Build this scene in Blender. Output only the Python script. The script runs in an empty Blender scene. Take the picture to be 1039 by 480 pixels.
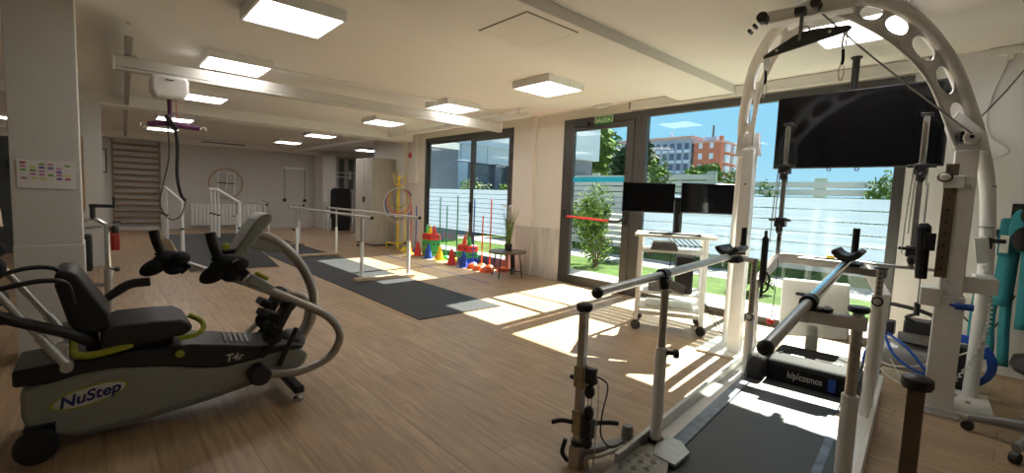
import bpy, bmesh, math, random
from mathutils import Matrix, Vector
random.seed(7)
C = bpy.context.scene.collection
PI = math.pi
V = Vector

# ---------------------------------------------------------------- materials
def new_mat(name):
    m = bpy.data.materials.new(name); m.use_nodes = True
    nt = m.node_tree
    for n in list(nt.nodes): nt.nodes.remove(n)
    out = nt.nodes.new('ShaderNodeOutputMaterial')
    return m, nt, out

def mat(name, col, rough=0.5, metal=0.0, scale=18.0, var=0.06, bump=0.0, spec=0.5, coat=0.0, stretch=None):
    m, nt, out = new_mat(name)
    b = nt.nodes.new('ShaderNodeBsdfPrincipled')
    nt.links.new(b.outputs[0], out.inputs[0])
    tc = nt.nodes.new('ShaderNodeTexCoord')
    nz = nt.nodes.new('ShaderNodeTexNoise'); nz.inputs['Scale'].default_value = scale; nz.inputs['Detail'].default_value = 4
    nt.links.new(tc.outputs['Object'], nz.inputs['Vector'])
    if stretch:
        mp = nt.nodes.new('ShaderNodeMapping'); mp.inputs['Scale'].default_value = stretch
        nt.links.new(tc.outputs['Object'], mp.inputs[0]); nt.links.new(mp.outputs[0], nz.inputs['Vector'])
    r = nt.nodes.new('ShaderNodeValToRGB')
    a = [max(0, c * (1 - var)) for c in col[:3]]; z = [min(1, c * (1 + var)) for c in col[:3]]
    r.color_ramp.elements[0].position = 0.3; r.color_ramp.elements[1].position = 0.7
    r.color_ramp.elements[0].color = (*a, 1); r.color_ramp.elements[1].color = (*z, 1)
    nt.links.new(nz.outputs['Fac'], r.inputs['Fac'])
    nt.links.new(r.outputs['Color'], b.inputs['Base Color'])
    b.inputs['Roughness'].default_value = rough; b.inputs['Metallic'].default_value = metal
    b.inputs['Specular IOR Level'].default_value = spec
    if coat: b.inputs['Coat Weight'].default_value = coat
    if bump:
        bp = nt.nodes.new('ShaderNodeBump'); bp.inputs['Strength'].default_value = bump; bp.inputs['Distance'].default_value = 0.01
        nt.links.new(nz.outputs['Fac'], bp.inputs['Height']); nt.links.new(bp.outputs[0], b.inputs['Normal'])
    return m

def emit_mat(name, col, strength):
    m, nt, out = new_mat(name)
    e = nt.nodes.new('ShaderNodeEmission'); e.inputs[0].default_value = (*col, 1); e.inputs[1].default_value = strength
    nt.links.new(e.outputs[0], out.inputs[0]); return m

def glass_mat(name, tint=(0.93, 0.97, 0.96), gloss=0.018):
    m, nt, out = new_mat(name)
    t = nt.nodes.new('ShaderNodeBsdfTransparent'); t.inputs[0].default_value = (*tint, 1)
    g = nt.nodes.new('ShaderNodeBsdfGlossy'); g.inputs['Roughness'].default_value = 0.02
    mx = nt.nodes.new('ShaderNodeMixShader'); mx.inputs[0].default_value = gloss
    nt.links.new(t.outputs[0], mx.inputs[1]); nt.links.new(g.outputs[0], mx.inputs[2]); nt.links.new(mx.outputs[0], out.inputs[0])
    return m

def film_mat(name):
    m, nt, out = new_mat(name)
    t = nt.nodes.new('ShaderNodeBsdfTransparent'); t.inputs[0].default_value = (0.9, 0.96, 1, 1)
    l = nt.nodes.new('ShaderNodeBsdfTranslucent'); l.inputs[0].default_value = (0.27, 0.33, 0.40, 1)
    d = nt.nodes.new('ShaderNodeBsdfDiffuse'); d.inputs[0].default_value = (0.5, 0.55, 0.61, 1)
    m1 = nt.nodes.new('ShaderNodeMixShader'); m1.inputs[0].default_value = 0.45
    nt.links.new(l.outputs[0], m1.inputs[1]); nt.links.new(d.outputs[0], m1.inputs[2])
    m2 = nt.nodes.new('ShaderNodeMixShader'); m2.inputs[0].default_value = 0.30
    nt.links.new(m1.outputs[0], m2.inputs[1]); nt.links.new(t.outputs[0], m2.inputs[2])
    nt.links.new(m2.outputs[0], out.inputs[0]); return m

def plank_mat(name, c1, c2, cm, bw, bh, rot=0.0, rough=0.42, grain=0.35):
    m, nt, out = new_mat(name)
    b = nt.nodes.new('ShaderNodeBsdfPrincipled'); nt.links.new(b.outputs[0], out.inputs[0])
    tc = nt.nodes.new('ShaderNodeTexCoord')
    mp = nt.nodes.new('ShaderNodeMapping'); mp.inputs['Rotation'].default_value = (0, 0, rot)
    nt.links.new(tc.outputs['Object'], mp.inputs['Vector'])
    br = nt.nodes.new('ShaderNodeTexBrick'); br.offset = 0.37; br.offset_frequency = 2
    br.inputs['Color1'].default_value = (*c1, 1); br.inputs['Color2'].default_value = (*c2, 1); br.inputs['Mortar'].default_value = (*cm, 1)
    br.inputs['Scale'].default_value = 1; br.inputs['Brick Width'].default_value = bw; br.inputs['Row Height'].default_value = bh
    br.inputs['Mortar Size'].default_value = 0.0022; br.inputs['Mortar Smooth'].default_value = 0.3; br.inputs['Bias'].default_value = 0
    nt.links.new(mp.outputs[0], br.inputs['Vector'])
    m2 = nt.nodes.new('ShaderNodeMapping'); m2.inputs['Scale'].default_value = (1.6, 22, 1)
    nt.links.new(mp.outputs[0], m2.inputs['Vector'])
    nz = nt.nodes.new('ShaderNodeTexNoise'); nz.inputs['Scale'].default_value = 1.6; nz.inputs['Detail'].default_value = 6; nz.inputs['Distortion'].default_value = 0.6
    nt.links.new(m2.outputs[0], nz.inputs['Vector'])
    r = nt.nodes.new('ShaderNodeValToRGB'); r.color_ramp.elements[0].position = 0.3; r.color_ramp.elements[1].position = 0.72
    r.color_ramp.elements[0].color = (1 - grain, 1 - grain, 1 - grain, 1); r.color_ramp.elements[1].color = (1.08, 1.08, 1.08, 1)
    nt.links.new(nz.outputs['Fac'], r.inputs['Fac'])
    mul = nt.nodes.new('ShaderNodeMixRGB'); mul.blend_type = 'MULTIPLY'; mul.inputs[0].default_value = 1
    nt.links.new(br.outputs['Color'], mul.inputs[1]); nt.links.new(r.outputs['Color'], mul.inputs[2])
    nt.links.new(mul.outputs[0], b.inputs['Base Color'])
    b.inputs['Roughness'].default_value = rough
    return m

M = {}
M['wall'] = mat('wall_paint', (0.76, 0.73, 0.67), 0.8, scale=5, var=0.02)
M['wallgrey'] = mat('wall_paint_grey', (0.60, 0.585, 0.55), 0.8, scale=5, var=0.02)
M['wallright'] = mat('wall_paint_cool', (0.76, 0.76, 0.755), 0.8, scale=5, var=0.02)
M['ceiling'] = mat('ceiling_paint', (0.83, 0.81, 0.77), 0.85, scale=4, var=0.015)
M['floor'] = plank_mat('oak_laminate', (0.49, 0.345, 0.205), (0.42, 0.285, 0.165), (0.22, 0.145, 0.085), 1.29, 0.192, PI / 2)
M['dado'] = mat('pale_stone_dado', (0.62, 0.59, 0.54), 0.25, 0, 3.0, 0.16, stretch=(4, 4, 0.5))
M['frame'] = mat('anodised_frame', (0.075, 0.072, 0.07), 0.45, 0.3, 30, 0.08)
M['glass'] = glass_mat('window_glass')
M['film'] = film_mat('frosted_film')
M['white'] = mat('white_paint_metal', (0.86, 0.86, 0.84), 0.38, 0, 12, 0.03)
M['whiteplastic'] = mat('white_plastic', (0.80, 0.79, 0.75), 0.45, 0, 14, 0.03)
M['chrome'] = mat('chrome_tube', (0.72, 0.72, 0.72), 0.18, 1.0, 25, 0.04)
M['steel'] = mat('brushed_steel', (0.52, 0.51, 0.49), 0.35, 1.0, 60, 0.12)
M['bronze'] = mat('brown_anodised_tube', (0.22, 0.17, 0.125), 0.4, 0.6, 40, 0.1)
M['brass'] = mat('yellowed_clamp', (0.42, 0.37, 0.22), 0.45, 0.5, 40, 0.12)
M['black'] = mat('black_plastic', (0.018, 0.018, 0.02), 0.42, 0, 30, 0.15)
M['blackrub'] = mat('black_rubber', (0.02, 0.02, 0.021), 0.75, 0, 60, 0.2, 0.2)
M['blackfab'] = mat('black_fabric', (0.012, 0.012, 0.013), 0.9, 0, 90, 0.3, 0.3)
M['vinyl'] = mat('black_vinyl', (0.022, 0.023, 0.024), 0.5, 0, 80, 0.2, 0.15)
M['screen'] = mat('screen_black', (0.004, 0.004, 0.005), 0.08, 0, 20, 0.1, spec=0.25)
M['greyplastic'] = mat('grey_green_plastic', (0.31, 0.325, 0.29), 0.45, 0, 40, 0.05)
M['greytube'] = mat('satin_grey_tube', (0.36, 0.345, 0.32), 0.35, 0.6, 40, 0.06)
M['silver'] = mat('silver_tube', (0.62, 0.62, 0.60), 0.35, 0.5, 40, 0.05)
M['midgrey'] = mat('mid_grey_plastic', (0.23, 0.23, 0.23), 0.5, 0, 30, 0.06)
M['lime'] = mat('lime_plastic', (0.36, 0.40, 0.03), 0.45, 0, 30, 0.05)
M['navy'] = mat('navy_lettering', (0.02, 0.03, 0.16), 0.5)
M['badge'] = mat('white_badge', (0.72, 0.73, 0.68), 0.45)
M['blue'] = mat('blue_plastic', (0.015, 0.07, 0.42), 0.4, 0, 20, 0.08)
M['bluehose'] = mat('blue_hose', (0.02, 0.12, 0.62), 0.35, 0, 20, 0.08)
M['red'] = mat('red_plastic', (0.68, 0.045, 0.025), 0.4, 0, 20, 0.08)
M['orange'] = mat('orange_plastic', (0.80, 0.13, 0.03), 0.4, 0, 20, 0.08)
M['yellow'] = mat('yellow_plastic', (0.86, 0.60, 0.02), 0.4, 0, 20, 0.08)
M['green'] = mat('green_plastic', (0.05, 0.42, 0.09), 0.4, 0, 20, 0.08)
M['darkgreen'] = mat('dark_green_pole', (0.02, 0.22, 0.11), 0.4, 0, 20, 0.08)
M['darkred'] = mat('dark_red_paint', (0.30, 0.015, 0.012), 0.35, 0, 20, 0.08)
M['purple'] = mat('purple_padding', (0.11, 0.02, 0.09), 0.6, 0, 40, 0.12)
M['cyan'] = mat('cyan_sticker', (0.01, 0.48, 0.80), 0.5, 0, 8, 0.03)
M['turq'] = mat('turquoise_webbing', (0.02, 0.22, 0.27), 0.75, 0, 70, 0.15, 0.3)
M['wood'] = mat('pale_birch', (0.50, 0.37, 0.24), 0.5, 0, 14, 0.12)
M['brownwood'] = mat('brown_wood_rungs', (0.27, 0.18, 0.11), 0.5, 0, 14, 0.15)
M['tabletop'] = mat('dark_oak_top', (0.10, 0.075, 0.055), 0.4, 0, 10, 0.25)
M['wardrobe'] = plank_mat('bleached_oak', (0.56, 0.52, 0.45), (0.54, 0.50, 0.43), (0.5, 0.46, 0.4), 4, 0.9, PI / 2, 0.5, 0.18)
M['leaf'] = mat('grass_leaf', (0.15, 0.24, 0.06), 0.6, 0, 9, 0.35)
M['shrub'] = mat('shrub_leaf', (0.075, 0.135, 0.022), 0.85, 0, 3, 0.35, spec=0.05)
M['shrubdark'] = mat('dark_shrub_leaf', (0.035, 0.065, 0.025), 0.6, 0, 3, 0.35, spec=0.05)
M['bark'] = mat('bark', (0.12, 0.08, 0.05), 0.9, 0, 8, 0.3)
M['lawn'] = mat('lawn_grass', (0.045, 0.080, 0.020), 0.9, 0, 3, 0.35, 0.5, spec=0.05)
M['paving'] = mat('pale_paving', (0.19, 0.19, 0.185), 0.85, 0, 4, 0.08)
M['earth'] = mat('bare_ground', (0.30, 0.28, 0.22), 0.95, 0, 1.5, 0.2)
M['fence'] = mat('white_fence_slats', (0.46, 0.47, 0.46), 0.5, 0, 6, 0.03)
M['fencepost'] = mat('grey_green_post', (0.33, 0.42, 0.33), 0.6)
M['panelwall'] = mat('pale_blue_cladding', (0.36, 0.45, 0.54), 0.5, 0, 2, 0.03)
M['darkglass'] = mat('dark_glazing', (0.10, 0.125, 0.15), 0.15, 0, 3, 0.2)
M['greyrender'] = mat('blue_grey_render', (0.10, 0.125, 0.17), 0.7, 0, 3, 0.06)
M['bluefacade'] = mat('blue_grey_facade', (0.24, 0.30, 0.40), 0.7, 0, 0.8, 0.1)
M['bluepanel'] = mat('white_blue_balcony', (0.46, 0.55, 0.68), 0.6, 0, 1, 0.1)
M['bluewin'] = mat('dark_blue_window', (0.07, 0.10, 0.17), 0.2, 0, 1, 0.2)
M['brick'] = mat('orange_brick', (0.40, 0.14, 0.085), 0.8, 0, 2, 0.12)
M['roofpink'] = mat('pale_red_roof', (0.45, 0.27, 0.23), 0.8)
M['alu'] = mat('bare_aluminium', (0.55, 0.55, 0.53), 0.38, 0.85, 30, 0.1)
M['led'] = emit_mat('led_diffuser', (1.0, 0.96, 0.94), 2.8)
M['signgreen'] = mat('sign_green', (0.03, 0.22, 0.07), 0.5)
M['signpale'] = mat('sign_lettering', (0.62, 0.78, 0.52), 0.5)
M['paper'] = mat('paper', (0.74, 0.72, 0.70), 0.8, 0, 6, 0.02)
M['darkgrey'] = mat('dark_grey_paint', (0.10, 0.11, 0.11), 0.6, 0, 10, 0.08)
M['stripe'] = mat('green_grey_strip', (0.13, 0.15, 0.15), 0.6, 0, 10, 0.08)
M['dirtstrip'] = mat('worn_treadmill_edge', (0.17, 0.19, 0.23), 0.35, 0.4, 12, 0.35)

def rubber_tile():
    m, nt, out = new_mat('ribbed_black_mat')
    b = nt.nodes.new('ShaderNodeBsdfPrincipled'); nt.links.new(b.outputs[0], out.inputs[0])
    tc = nt.nodes.new('ShaderNodeTexCoord')
    mp = nt.nodes.new('ShaderNodeMapping'); mp.inputs['Rotation'].default_value = (0, 0, PI / 4)
    nt.links.new(tc.outputs['Object'], mp.inputs[0])
    ck = nt.nodes.new('ShaderNodeTexChecker'); ck.inputs['Scale'].default_value = 26
    ck.inputs['Color1'].default_value = (0.014, 0.016, 0.019, 1); ck.inputs['Color2'].default_value = (0.036, 0.039, 0.043, 1)
    nt.links.new(mp.outputs[0], ck.inputs[0]); nt.links.new(ck.outputs[0], b.inputs['Base Color'])
    bp = nt.nodes.new('ShaderNodeBump'); bp.inputs['Strength'].default_value = 0.5; bp.inputs['Distance'].default_value = 0.004
    nt.links.new(ck.outputs['Fac'], bp.inputs['Height']); nt.links.new(bp.outputs[0], b.inputs['Normal'])
    b.inputs['Roughness'].default_value = 0.58; b.inputs['Specular IOR Level'].default_value = 0.35
    return m
M['mat'] = rubber_tile()

def chequer():
    m, nt, out = new_mat('chequer_plate')
    b = nt.nodes.new('ShaderNodeBsdfPrincipled'); nt.links.new(b.outputs[0], out.inputs[0])
    tc = nt.nodes.new('ShaderNodeTexCoord')
    w = nt.nodes.new('ShaderNodeTexChecker'); w.inputs['Scale'].default_value = 24
    nt.links.new(tc.outputs['Object'], w.inputs[0])
    a = nt.nodes.new('ShaderNodeTexWave'); a.inputs['Scale'].default_value = 34; a.bands_direction = 'X'
    c = nt.nodes.new('ShaderNodeTexWave'); c.inputs['Scale'].default_value = 34; c.bands_direction = 'Y'
    nt.links.new(tc.outputs['Object'], a.inputs[0]); nt.links.new(tc.outputs['Object'], c.inputs[0])
    mx = nt.nodes.new('ShaderNodeMixRGB'); nt.links.new(w.outputs['Fac'], mx.inputs[0]); nt.links.new(a.outputs[0], mx.inputs[1]); nt.links.new(c.outputs[0], mx.inputs[2])
    bp = nt.nodes.new('ShaderNodeBump'); bp.inputs['Strength'].default_value = 0.8; bp.inputs['Distance'].default_value = 0.006
    nt.links.new(mx.outputs[0], bp.inputs['Height']); nt.links.new(bp.outputs[0], b.inputs['Normal'])
    b.inputs['Base Color'].default_value = (0.50, 0.49, 0.46, 1); b.inputs['Metallic'].default_value = 0.85; b.inputs['Roughness'].default_value = 0.4
    return m
M['chequer'] = chequer()
M['comptank'] = mat('light_grey_tank', (0.42, 0.43, 0.43), 0.35, 0.3, 20, 0.06)
M['treeleaf'] = mat('pale_tree_leaf', (0.11, 0.18, 0.04), 0.85, 0, 3, 0.35, spec=0.05)
M['hood'] = mat('hood_black', (0.02, 0.02, 0.022), 0.7, 0, 30, 0.15, spec=0.08)
M['beamgrey'] = mat('beam_grey_paint', (0.62, 0.60, 0.55), 0.5, 0, 12, 0.03)
M['belt'] = mat('treadmill_belt', (0.04, 0.04, 0.041), 0.45, 0, 120, 0.15, 0.1, spec=0.6)

# ---------------------------------------------------------------- mesh builder
def catmull(pts, k=6, closed=False):
    P = [V(p) for p in pts]; n = len(P)
    if n < 3 or k < 2: return P
    out = []
    rng = range(n if closed else n - 1)
    for i in rng:
        if closed: a, b, c, d = P[i - 1], P[i], P[(i + 1) % n], P[(i + 2) % n]
        else:
            b, c = P[i], P[i + 1]; a = P[i - 1] if i > 0 else b + (b - c); d = P[i + 2] if i + 2 < n else c + (c - b)
        for s in range(k):
            t = s / k
            out.append(0.5 * ((2 * b) + (c - a) * t + (2 * a - 5 * b + 4 * c - d) * t * t + (3 * b - a - 3 * c + d) * t ** 3))
    if not closed: out.append(P[-1])
    return out

class MB:
    def __init__(s): s.v = []; s.f = []
    def add(s, vs, fs):
        o = len(s.v); s.v += [V(x) for x in vs]; s.f += [tuple(i + o for i in f) for f in fs]; return s
    def box(s, c, d, rot=None):
        x, y, z = d[0] / 2, d[1] / 2, d[2] / 2
        vs = [V((sx * x, sy * y, sz * z)) for sz in (-1, 1) for sy in (-1, 1) for sx in (-1, 1)]
        R = rot if rot is not None else Matrix.Identity(3)
        if isinstance(rot, (int, float)): R = Matrix.Rotation(rot, 3, 'Z')
        c = V(c)
        return s.add([R @ p + c for p in vs], [(0, 2, 3, 1), (4, 5, 7, 6), (0, 1, 5, 4), (2, 6, 7, 3), (0, 4, 6, 2), (1, 3, 7, 5)])
    def b2(s, a, b):
        return s.box([(a[i] + b[i]) / 2 for i in range(3)], [abs(a[i] - b[i]) for i in range(3)])
    def bar(s, p, q, w, h, up=(0, 0, 1)):
        p, q = V(p), V(q); d = (q - p); L = d.length; d = d / L
        u = V(up); 
        if abs(u.dot(d)) > 0.98: u = V((1, 0, 0))
        x = d.cross(u).normalized(); z = x.cross(d).normalized()
        return s.box((p + q) / 2, (w, L, h), Matrix((x, d, z)).transposed())
    def tube(s, pts, r, n=10, k=6, closed=False, caps=True):
        P = catmull(pts, k, closed); m = len(P)
        rs = r if callable(r) else (lambda t: r)
        prev = None; rings = []
        for i in range(m):
            if closed: t = (P[(i + 1) % m] - P[i - 1])
            else: t = P[min(i + 1, m - 1)] - P[max(i - 1, 0)]
            t = t.normalized() if t.length > 1e-9 else V((0, 0, 1))
            if prev is None:
                a = V((0, 0, 1)) if abs(t.z) < 0.9 else V((1, 0, 0))
                x = t.cross(a).normalized()
            else:
                x = (prev - t * prev.dot(t)); x = x.normalized() if x.length > 1e-6 else t.orthogonal().normalized()
            prev = x; y = t.cross(x); rr = rs(i / max(1, m - 1))
            rings.append([P[i] + rr * (math.cos(2 * PI * j / n) * x + math.sin(2 * PI * j / n) * y) for j in range(n)])
        vs = [p for ring in rings for p in ring]; fs = []
        for i in range(m if closed else m - 1):
            a, b = i * n, ((i + 1) % m) * n
            for j in range(n): fs.append((a + j, a + (j + 1) % n, b + (j + 1) % n, b + j))
        if caps and not closed:
            fs.append(tuple(range(n))[::-1]); fs.append(tuple((m - 1) * n + j for j in range(n)))
        return s.add(vs, fs)
    def cyl(s, p, q, r, r2=None, n=16):
        r2 = r if r2 is None else r2
        return s.tube([p, q], lambda t: r + (r2 - r) * t, n, 1)
    def lathe(s, prof, c=(0, 0, 0), n=20, R=None):
        c = V(c); vs = []; fs = []; R = R or Matrix.Identity(3); m = len(prof)
        for r, z in prof:
            for j in range(n): vs.append(R @ V((r * math.cos(2 * PI * j / n), r * math.sin(2 * PI * j / n), z)) + c)
        for i in range(m - 1):
            for j in range(n): fs.append((i * n + j, i * n + (j + 1) % n, (i + 1) * n + (j + 1) % n, (i + 1) * n + j))
        if prof[0][0] > 1e-5: fs.append(tuple(range(n))[::-1])
        if prof[-1][0] > 1e-5: fs.append(tuple((m - 1) * n + j for j in range(n)))
        return s.add(vs, fs)
    def prism(s, pts, plane, a, b):
        def mk(p, h):
            if plane == 'xz': return (p[0], h, p[1])
            if plane == 'yz': return (h, p[0], p[1])
            return (p[0], p[1], h)
        n = len(pts); vs = [mk(p, a) for p in pts] + [mk(p, b) for p in pts]
        fs = [tuple(range(n)), tuple(range(2 * n - 1, n - 1, -1))] + [(i, (i + 1) % n, n + (i + 1) % n, n + i) for i in range(n)]
        return s.add(vs, fs)
    def ell(s, c, rad, n=18, m=10, R=None):
        prof = [(math.sin(PI * i / m), -math.cos(PI * i / m)) for i in range(m + 1)]
        t = MB().lathe([(max(r, 0.0), z) for r, z in prof], n=n)
        R = R or Matrix.Identity(3)
        return s.add([R @ V((p.x * rad[0], p.y * rad[1], p.z * rad[2])) + V(c) for p in t.v], t.f)
    def ring(s, c, R0, r, axis='x', n=36):
        pts = []
        for i in range(n):
            a = 2 * PI * i / n; u, w = R0 * math.cos(a), R0 * math.sin(a)
            pts.append({'x': (0, u, w), 'y': (u, 0, w), 'z': (u, w, 0)}[axis])
        return s.tube([V(p) + V(c) for p in pts], r, 8, 1, closed=True)
    def shift(s, x, y, z=0):
        s.v = [p + V((x, y, z)) for p in s.v]; return s
    def xf(s, Mx):
        s.v = [Mx @ p for p in s.v]; return s
    def build(s, name, m, parent=None, bevel=0.0, local=False, seg=2, smooth=35):
        me = bpy.data.meshes.new(name)
        vs = s.v
        origin = V((0, 0, 0))
        if parent is not None and not local:
            inv = WM[parent.name].inverted(); vs = [inv @ p for p in vs]
        elif parent is None and not local:
            xs = [p.x for p in vs]; ys = [p.y for p in vs]; zs = [p.z for p in vs]
            origin = V(((min(xs) + max(xs)) / 2, (min(ys) + max(ys)) / 2, min(zs))); vs = [p - origin for p in vs]
        me.from_pydata([tuple(p) for p in vs], [], s.f)
        bm = bmesh.new(); bm.from_mesh(me)
        bmesh.ops.remove_doubles(bm, verts=bm.verts, dist=1e-6)
        bmesh.ops.recalc_face_normals(bm, faces=bm.faces); bm.to_mesh(me); bm.free()
        for p in me.polygons: p.use_smooth = True
        me.set_sharp_from_angle(angle=math.radians(smooth))
        me.materials.append(M[m] if isinstance(m, str) else m)
        o = bpy.data.objects.new(name, me); C.objects.link(o)
        if parent is not None:
            o.parent = parent; WM[o.name] = WM[parent.name]
        else:
            o.location = origin; WM[o.name] = Matrix.Translation(origin)
        if bevel:
            b = o.modifiers.new('bevel', 'BEVEL'); b.width = bevel; b.segments = seg; b.limit_method = 'ANGLE'; b.angle_limit = math.radians(40)
            b.harden_normals = False
        return o
WM = {}

def thing(name, label, cat, loc=(0, 0, 0), rz=0.0, group=None):
    o = bpy.data.objects.new(name, None); C.objects.link(o); o.empty_display_size = 0.1
    o.location = loc; o.rotation_euler = (0, 0, rz)
    WM[o.name] = Matrix.Translation(V(loc)) @ Matrix.Rotation(rz, 4, 'Z')
    o['label'] = label; o['category'] = cat
    if group: o['group'] = group
    return o
def tag(o, label, cat, group=None, kind=None):
    o['label'] = label; o['category'] = cat
    if group: o['group'] = group
    if kind: o['kind'] = kind
    return o
def struct(o, label=None, cat=None):
    o['kind'] = 'structure'
    if label: o['label'] = label
    if cat: o['category'] = cat
    return o
def dup(root, loc, rz=None, label=None, group=None):
    def rec(o, par):
        c = o.copy(); C.objects.link(c); c.parent = par
        for ch in list(o.children): rec(ch, c)
        return c
    r = rec(root, None); r.location = loc
    if rz is not None: r.rotation_euler = (0, 0, rz)
    if label: r['label'] = label
    if group: r['group'] = group
    return r

def text_mesh(body, size, depth=0.002, bold=0.0, space=1.0, shear=0.0):
    cu = bpy.data.curves.new('txt', 'FONT'); cu.body = body; cu.size = size; cu.extrude = depth; cu.align_x = 'CENTER'; cu.align_y = 'CENTER'
    cu.offset = bold; cu.space_character = space; cu.shear = shear
    o = bpy.data.objects.new('txt', cu); C.objects.link(o)
    dg = bpy.context.evaluated_depsgraph_get()
    me = bpy.data.meshes.new_from_object(o.evaluated_get(dg))
    mb = MB(); mb.add([v.co.copy() for v in me.vertices], [tuple(p.vertices) for p in me.polygons])
    bpy.data.objects.remove(o); bpy.data.curves.remove(cu); bpy.data.meshes.remove(me)
    return mb
def text(body, size, origin, ex, ey, name, m, parent, **kw):
    mb = text_mesh(body, size, **kw)
    ex = V(ex).normalized(); ey = V(ey).normalized(); ez = ex.cross(ey); o = V(origin)
    mb.v = [o + ex * p.x + ey * p.y + ez * p.z for p in mb.v]
    return mb.build(name, m, parent)

# ================================================================ ROOM
XW = 5.727         # window wall plane
ZC = 2.77
XA = 8.2           # far alcove
YB = 17.3
YJ = 11.98         # jog to the alcove
struct(MB().b2((5.90, 16.5, 0), (6.36, YB, 2.6)).build('wall_pier', 'wall'))
o = MB().b2((-3.3, -2.6, -0.12), (XW + 0.02, YB + 0.2, 0)).b2((XW + 0.02, YJ + 0.1, -0.12), (XA + 0.2, YB + 0.2, 0)).build('floor', 'floor'); struct(o)
o.location = (0, 0, 0); 
for v in o.data.vertices: v.co += V(((-3.3 + XA + 0.2) / 2, (YB + 0.2 - 2.6) / 2, -0.12))
struct(MB().b2((-3.3, -2.6, ZC), (XW + 0.3, YB + 0.2, ZC + 0.2)).b2((XW + 0.3, YJ - 0.1, ZC), (XA + 0.2, YB + 0.2, ZC + 0.2)).build('ceiling', 'ceiling'))
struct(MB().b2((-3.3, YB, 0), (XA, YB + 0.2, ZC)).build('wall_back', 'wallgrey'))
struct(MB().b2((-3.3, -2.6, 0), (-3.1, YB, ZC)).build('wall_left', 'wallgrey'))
struct(MB().b2((-3.1, -2.6, 0), (XW + 0.3, -2.4, ZC)).build('wall_front', 'wallright'))
# window wall: solid pieces
YR = 0.80          # right end of the main window
W = MB()
W.b2((XW, -2.4, 0), (XW + 0.10, YR, ZC))
W.b2((XW, YR, 2.64), (XW + 0.10, 9.44, ZC))
W.b2((XW, 5.15, 0), (XW + 0.10, 6.33, 2.64))
W.b2((XW, 9.44, 0), (XW + 0.10, YJ, ZC))
W.b2((XW, YJ, 0), (XA, YJ + 0.15, ZC))
W.b2((XA, YJ + 0.15, 0), (XA + 0.2, YB + 0.2, ZC))
struct(W.build('wall_right', 'wall'))
struct(MB().b2((XW + 0.10, YJ - 0.03, -0.1), (XA + 0.22, YJ, 3.3)).build('wall_alcove_outside', 'greyrender'))
# pilasters
struct(MB().b2((XW - 0.07, 5.78, 0), (XW, 6.31, ZC)).build('wall_pilaster', 'wall'))
struct(MB().b2((XW - 0.10, 10.28, 0), (XW, 10.62, ZC)).build('wall_pilaster_back', 'wall'))
# dado panels
struct(MB().b2((XW - 0.012, 5.17, 0), (XW, 5.78, 0.86)).build('trim_1', 'dado'))
struct(MB().b2((XW - 0.085, 5.77, 0), (XW - 0.07, 6.32, 0.86)).b2((XW - 0.085, 5.766, 0), (XW, 5.78, 0.86)).build('trim_2', 'dado'))
struct(MB().b2((XW - 0.02, -2.4, 0), (XW, YR, 0.10)).build('baseboard_right', 'wallright'))
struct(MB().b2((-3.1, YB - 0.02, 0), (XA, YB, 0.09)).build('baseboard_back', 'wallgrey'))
struct(MB().b2((XW - 0.02, 9.46, 0), (XW, 10.28, 0.09)).b2((XW - 0.02, 10.62, 0), (XW, 10.88, 0.09)).build('baseboard_right_far', 'dado'))
struct(MB().b2((5.89, 16.485, 0.0), (6.37, 16.5, 0.95)).build('trim_3', 'dado'))
# columns
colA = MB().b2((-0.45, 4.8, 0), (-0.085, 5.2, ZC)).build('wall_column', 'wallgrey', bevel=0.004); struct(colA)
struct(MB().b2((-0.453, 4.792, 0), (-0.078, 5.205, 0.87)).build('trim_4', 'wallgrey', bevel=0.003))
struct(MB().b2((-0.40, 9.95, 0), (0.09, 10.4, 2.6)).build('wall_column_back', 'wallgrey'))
# beams and bulkhead
struct(MB().b2((-3.1, 9.95, 2.60), (XW, 10.45, ZC)).build('ceiling_beam', 'ceiling'))
bk = MB().b2((-3.1, 2.42, 2.68), (5.64, 3.11, ZC)).build('ceiling_bulkhead', 'ceiling', bevel=0.004); struct(bk)
struct(MB().b2((-3.1, 16.85, 2.60), (XA, YB, ZC)).build('ceiling_soffit', 'ceiling'))
# access hatch in the bulkhead
h = MB()
hx0, hx1, hy0, hy1 = 2.32, 2.88, 2.50, 3.06
for a, b in (((hx0, hy0), (hx1, hy0)), ((hx1, hy0), (hx1, hy1)), ((hx1, hy1), (hx0, hy1)), ((hx0, hy1), (hx0, hy0))):
    h.bar((a[0], a[1], 2.679), (b[0], b[1], 2.679), 0.006, 0.004)
struct(h.build('ceiling_hatch_frame', 'darkgrey'))
struct(MB().b2((hx0 + 0.006, hy0 + 0.006, 2.674), (hx1 - 0.006, hy1 - 0.006, 2.684)).build('ceiling_hatch', 'ceiling'))
# shallow conduit on the ceiling
struct(MB().b2((1.55, 6.02, ZC - 0.025), (5.6, 6.07, ZC)).build('ceiling_conduit', 'ceiling'))

# ---------------------------------------------------------------- windows
def frame_box(mb, y0, y1, z0, z1, t, x0=XW + 0.0, d=0.09):
    mb.b2((x0, y0, z0), (x0 + d, y0 + t, z1)); mb.b2((x0, y1 - t, z0), (x0 + d, y1, z1))
    mb.b2((x0, y0 + t, z1 - t), (x0 + d, y1 - t, z1)); mb.b2((x0, y0 + t, z0), (x0 + d, y1 - t, z0 + t))
def film(y0, y1, z0=0.66, z1=1.62, step=0.125, gap=0.009):
    mb = MB(); z = z1; first = True
    while z > z0 + 0.02:
        h = step
        lo = max(z - h + gap, z0); mb.b2((XW + 0.036, y0, lo), (XW + 0.0375, y1, z)); z -= h; first = False
    return mb
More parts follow.
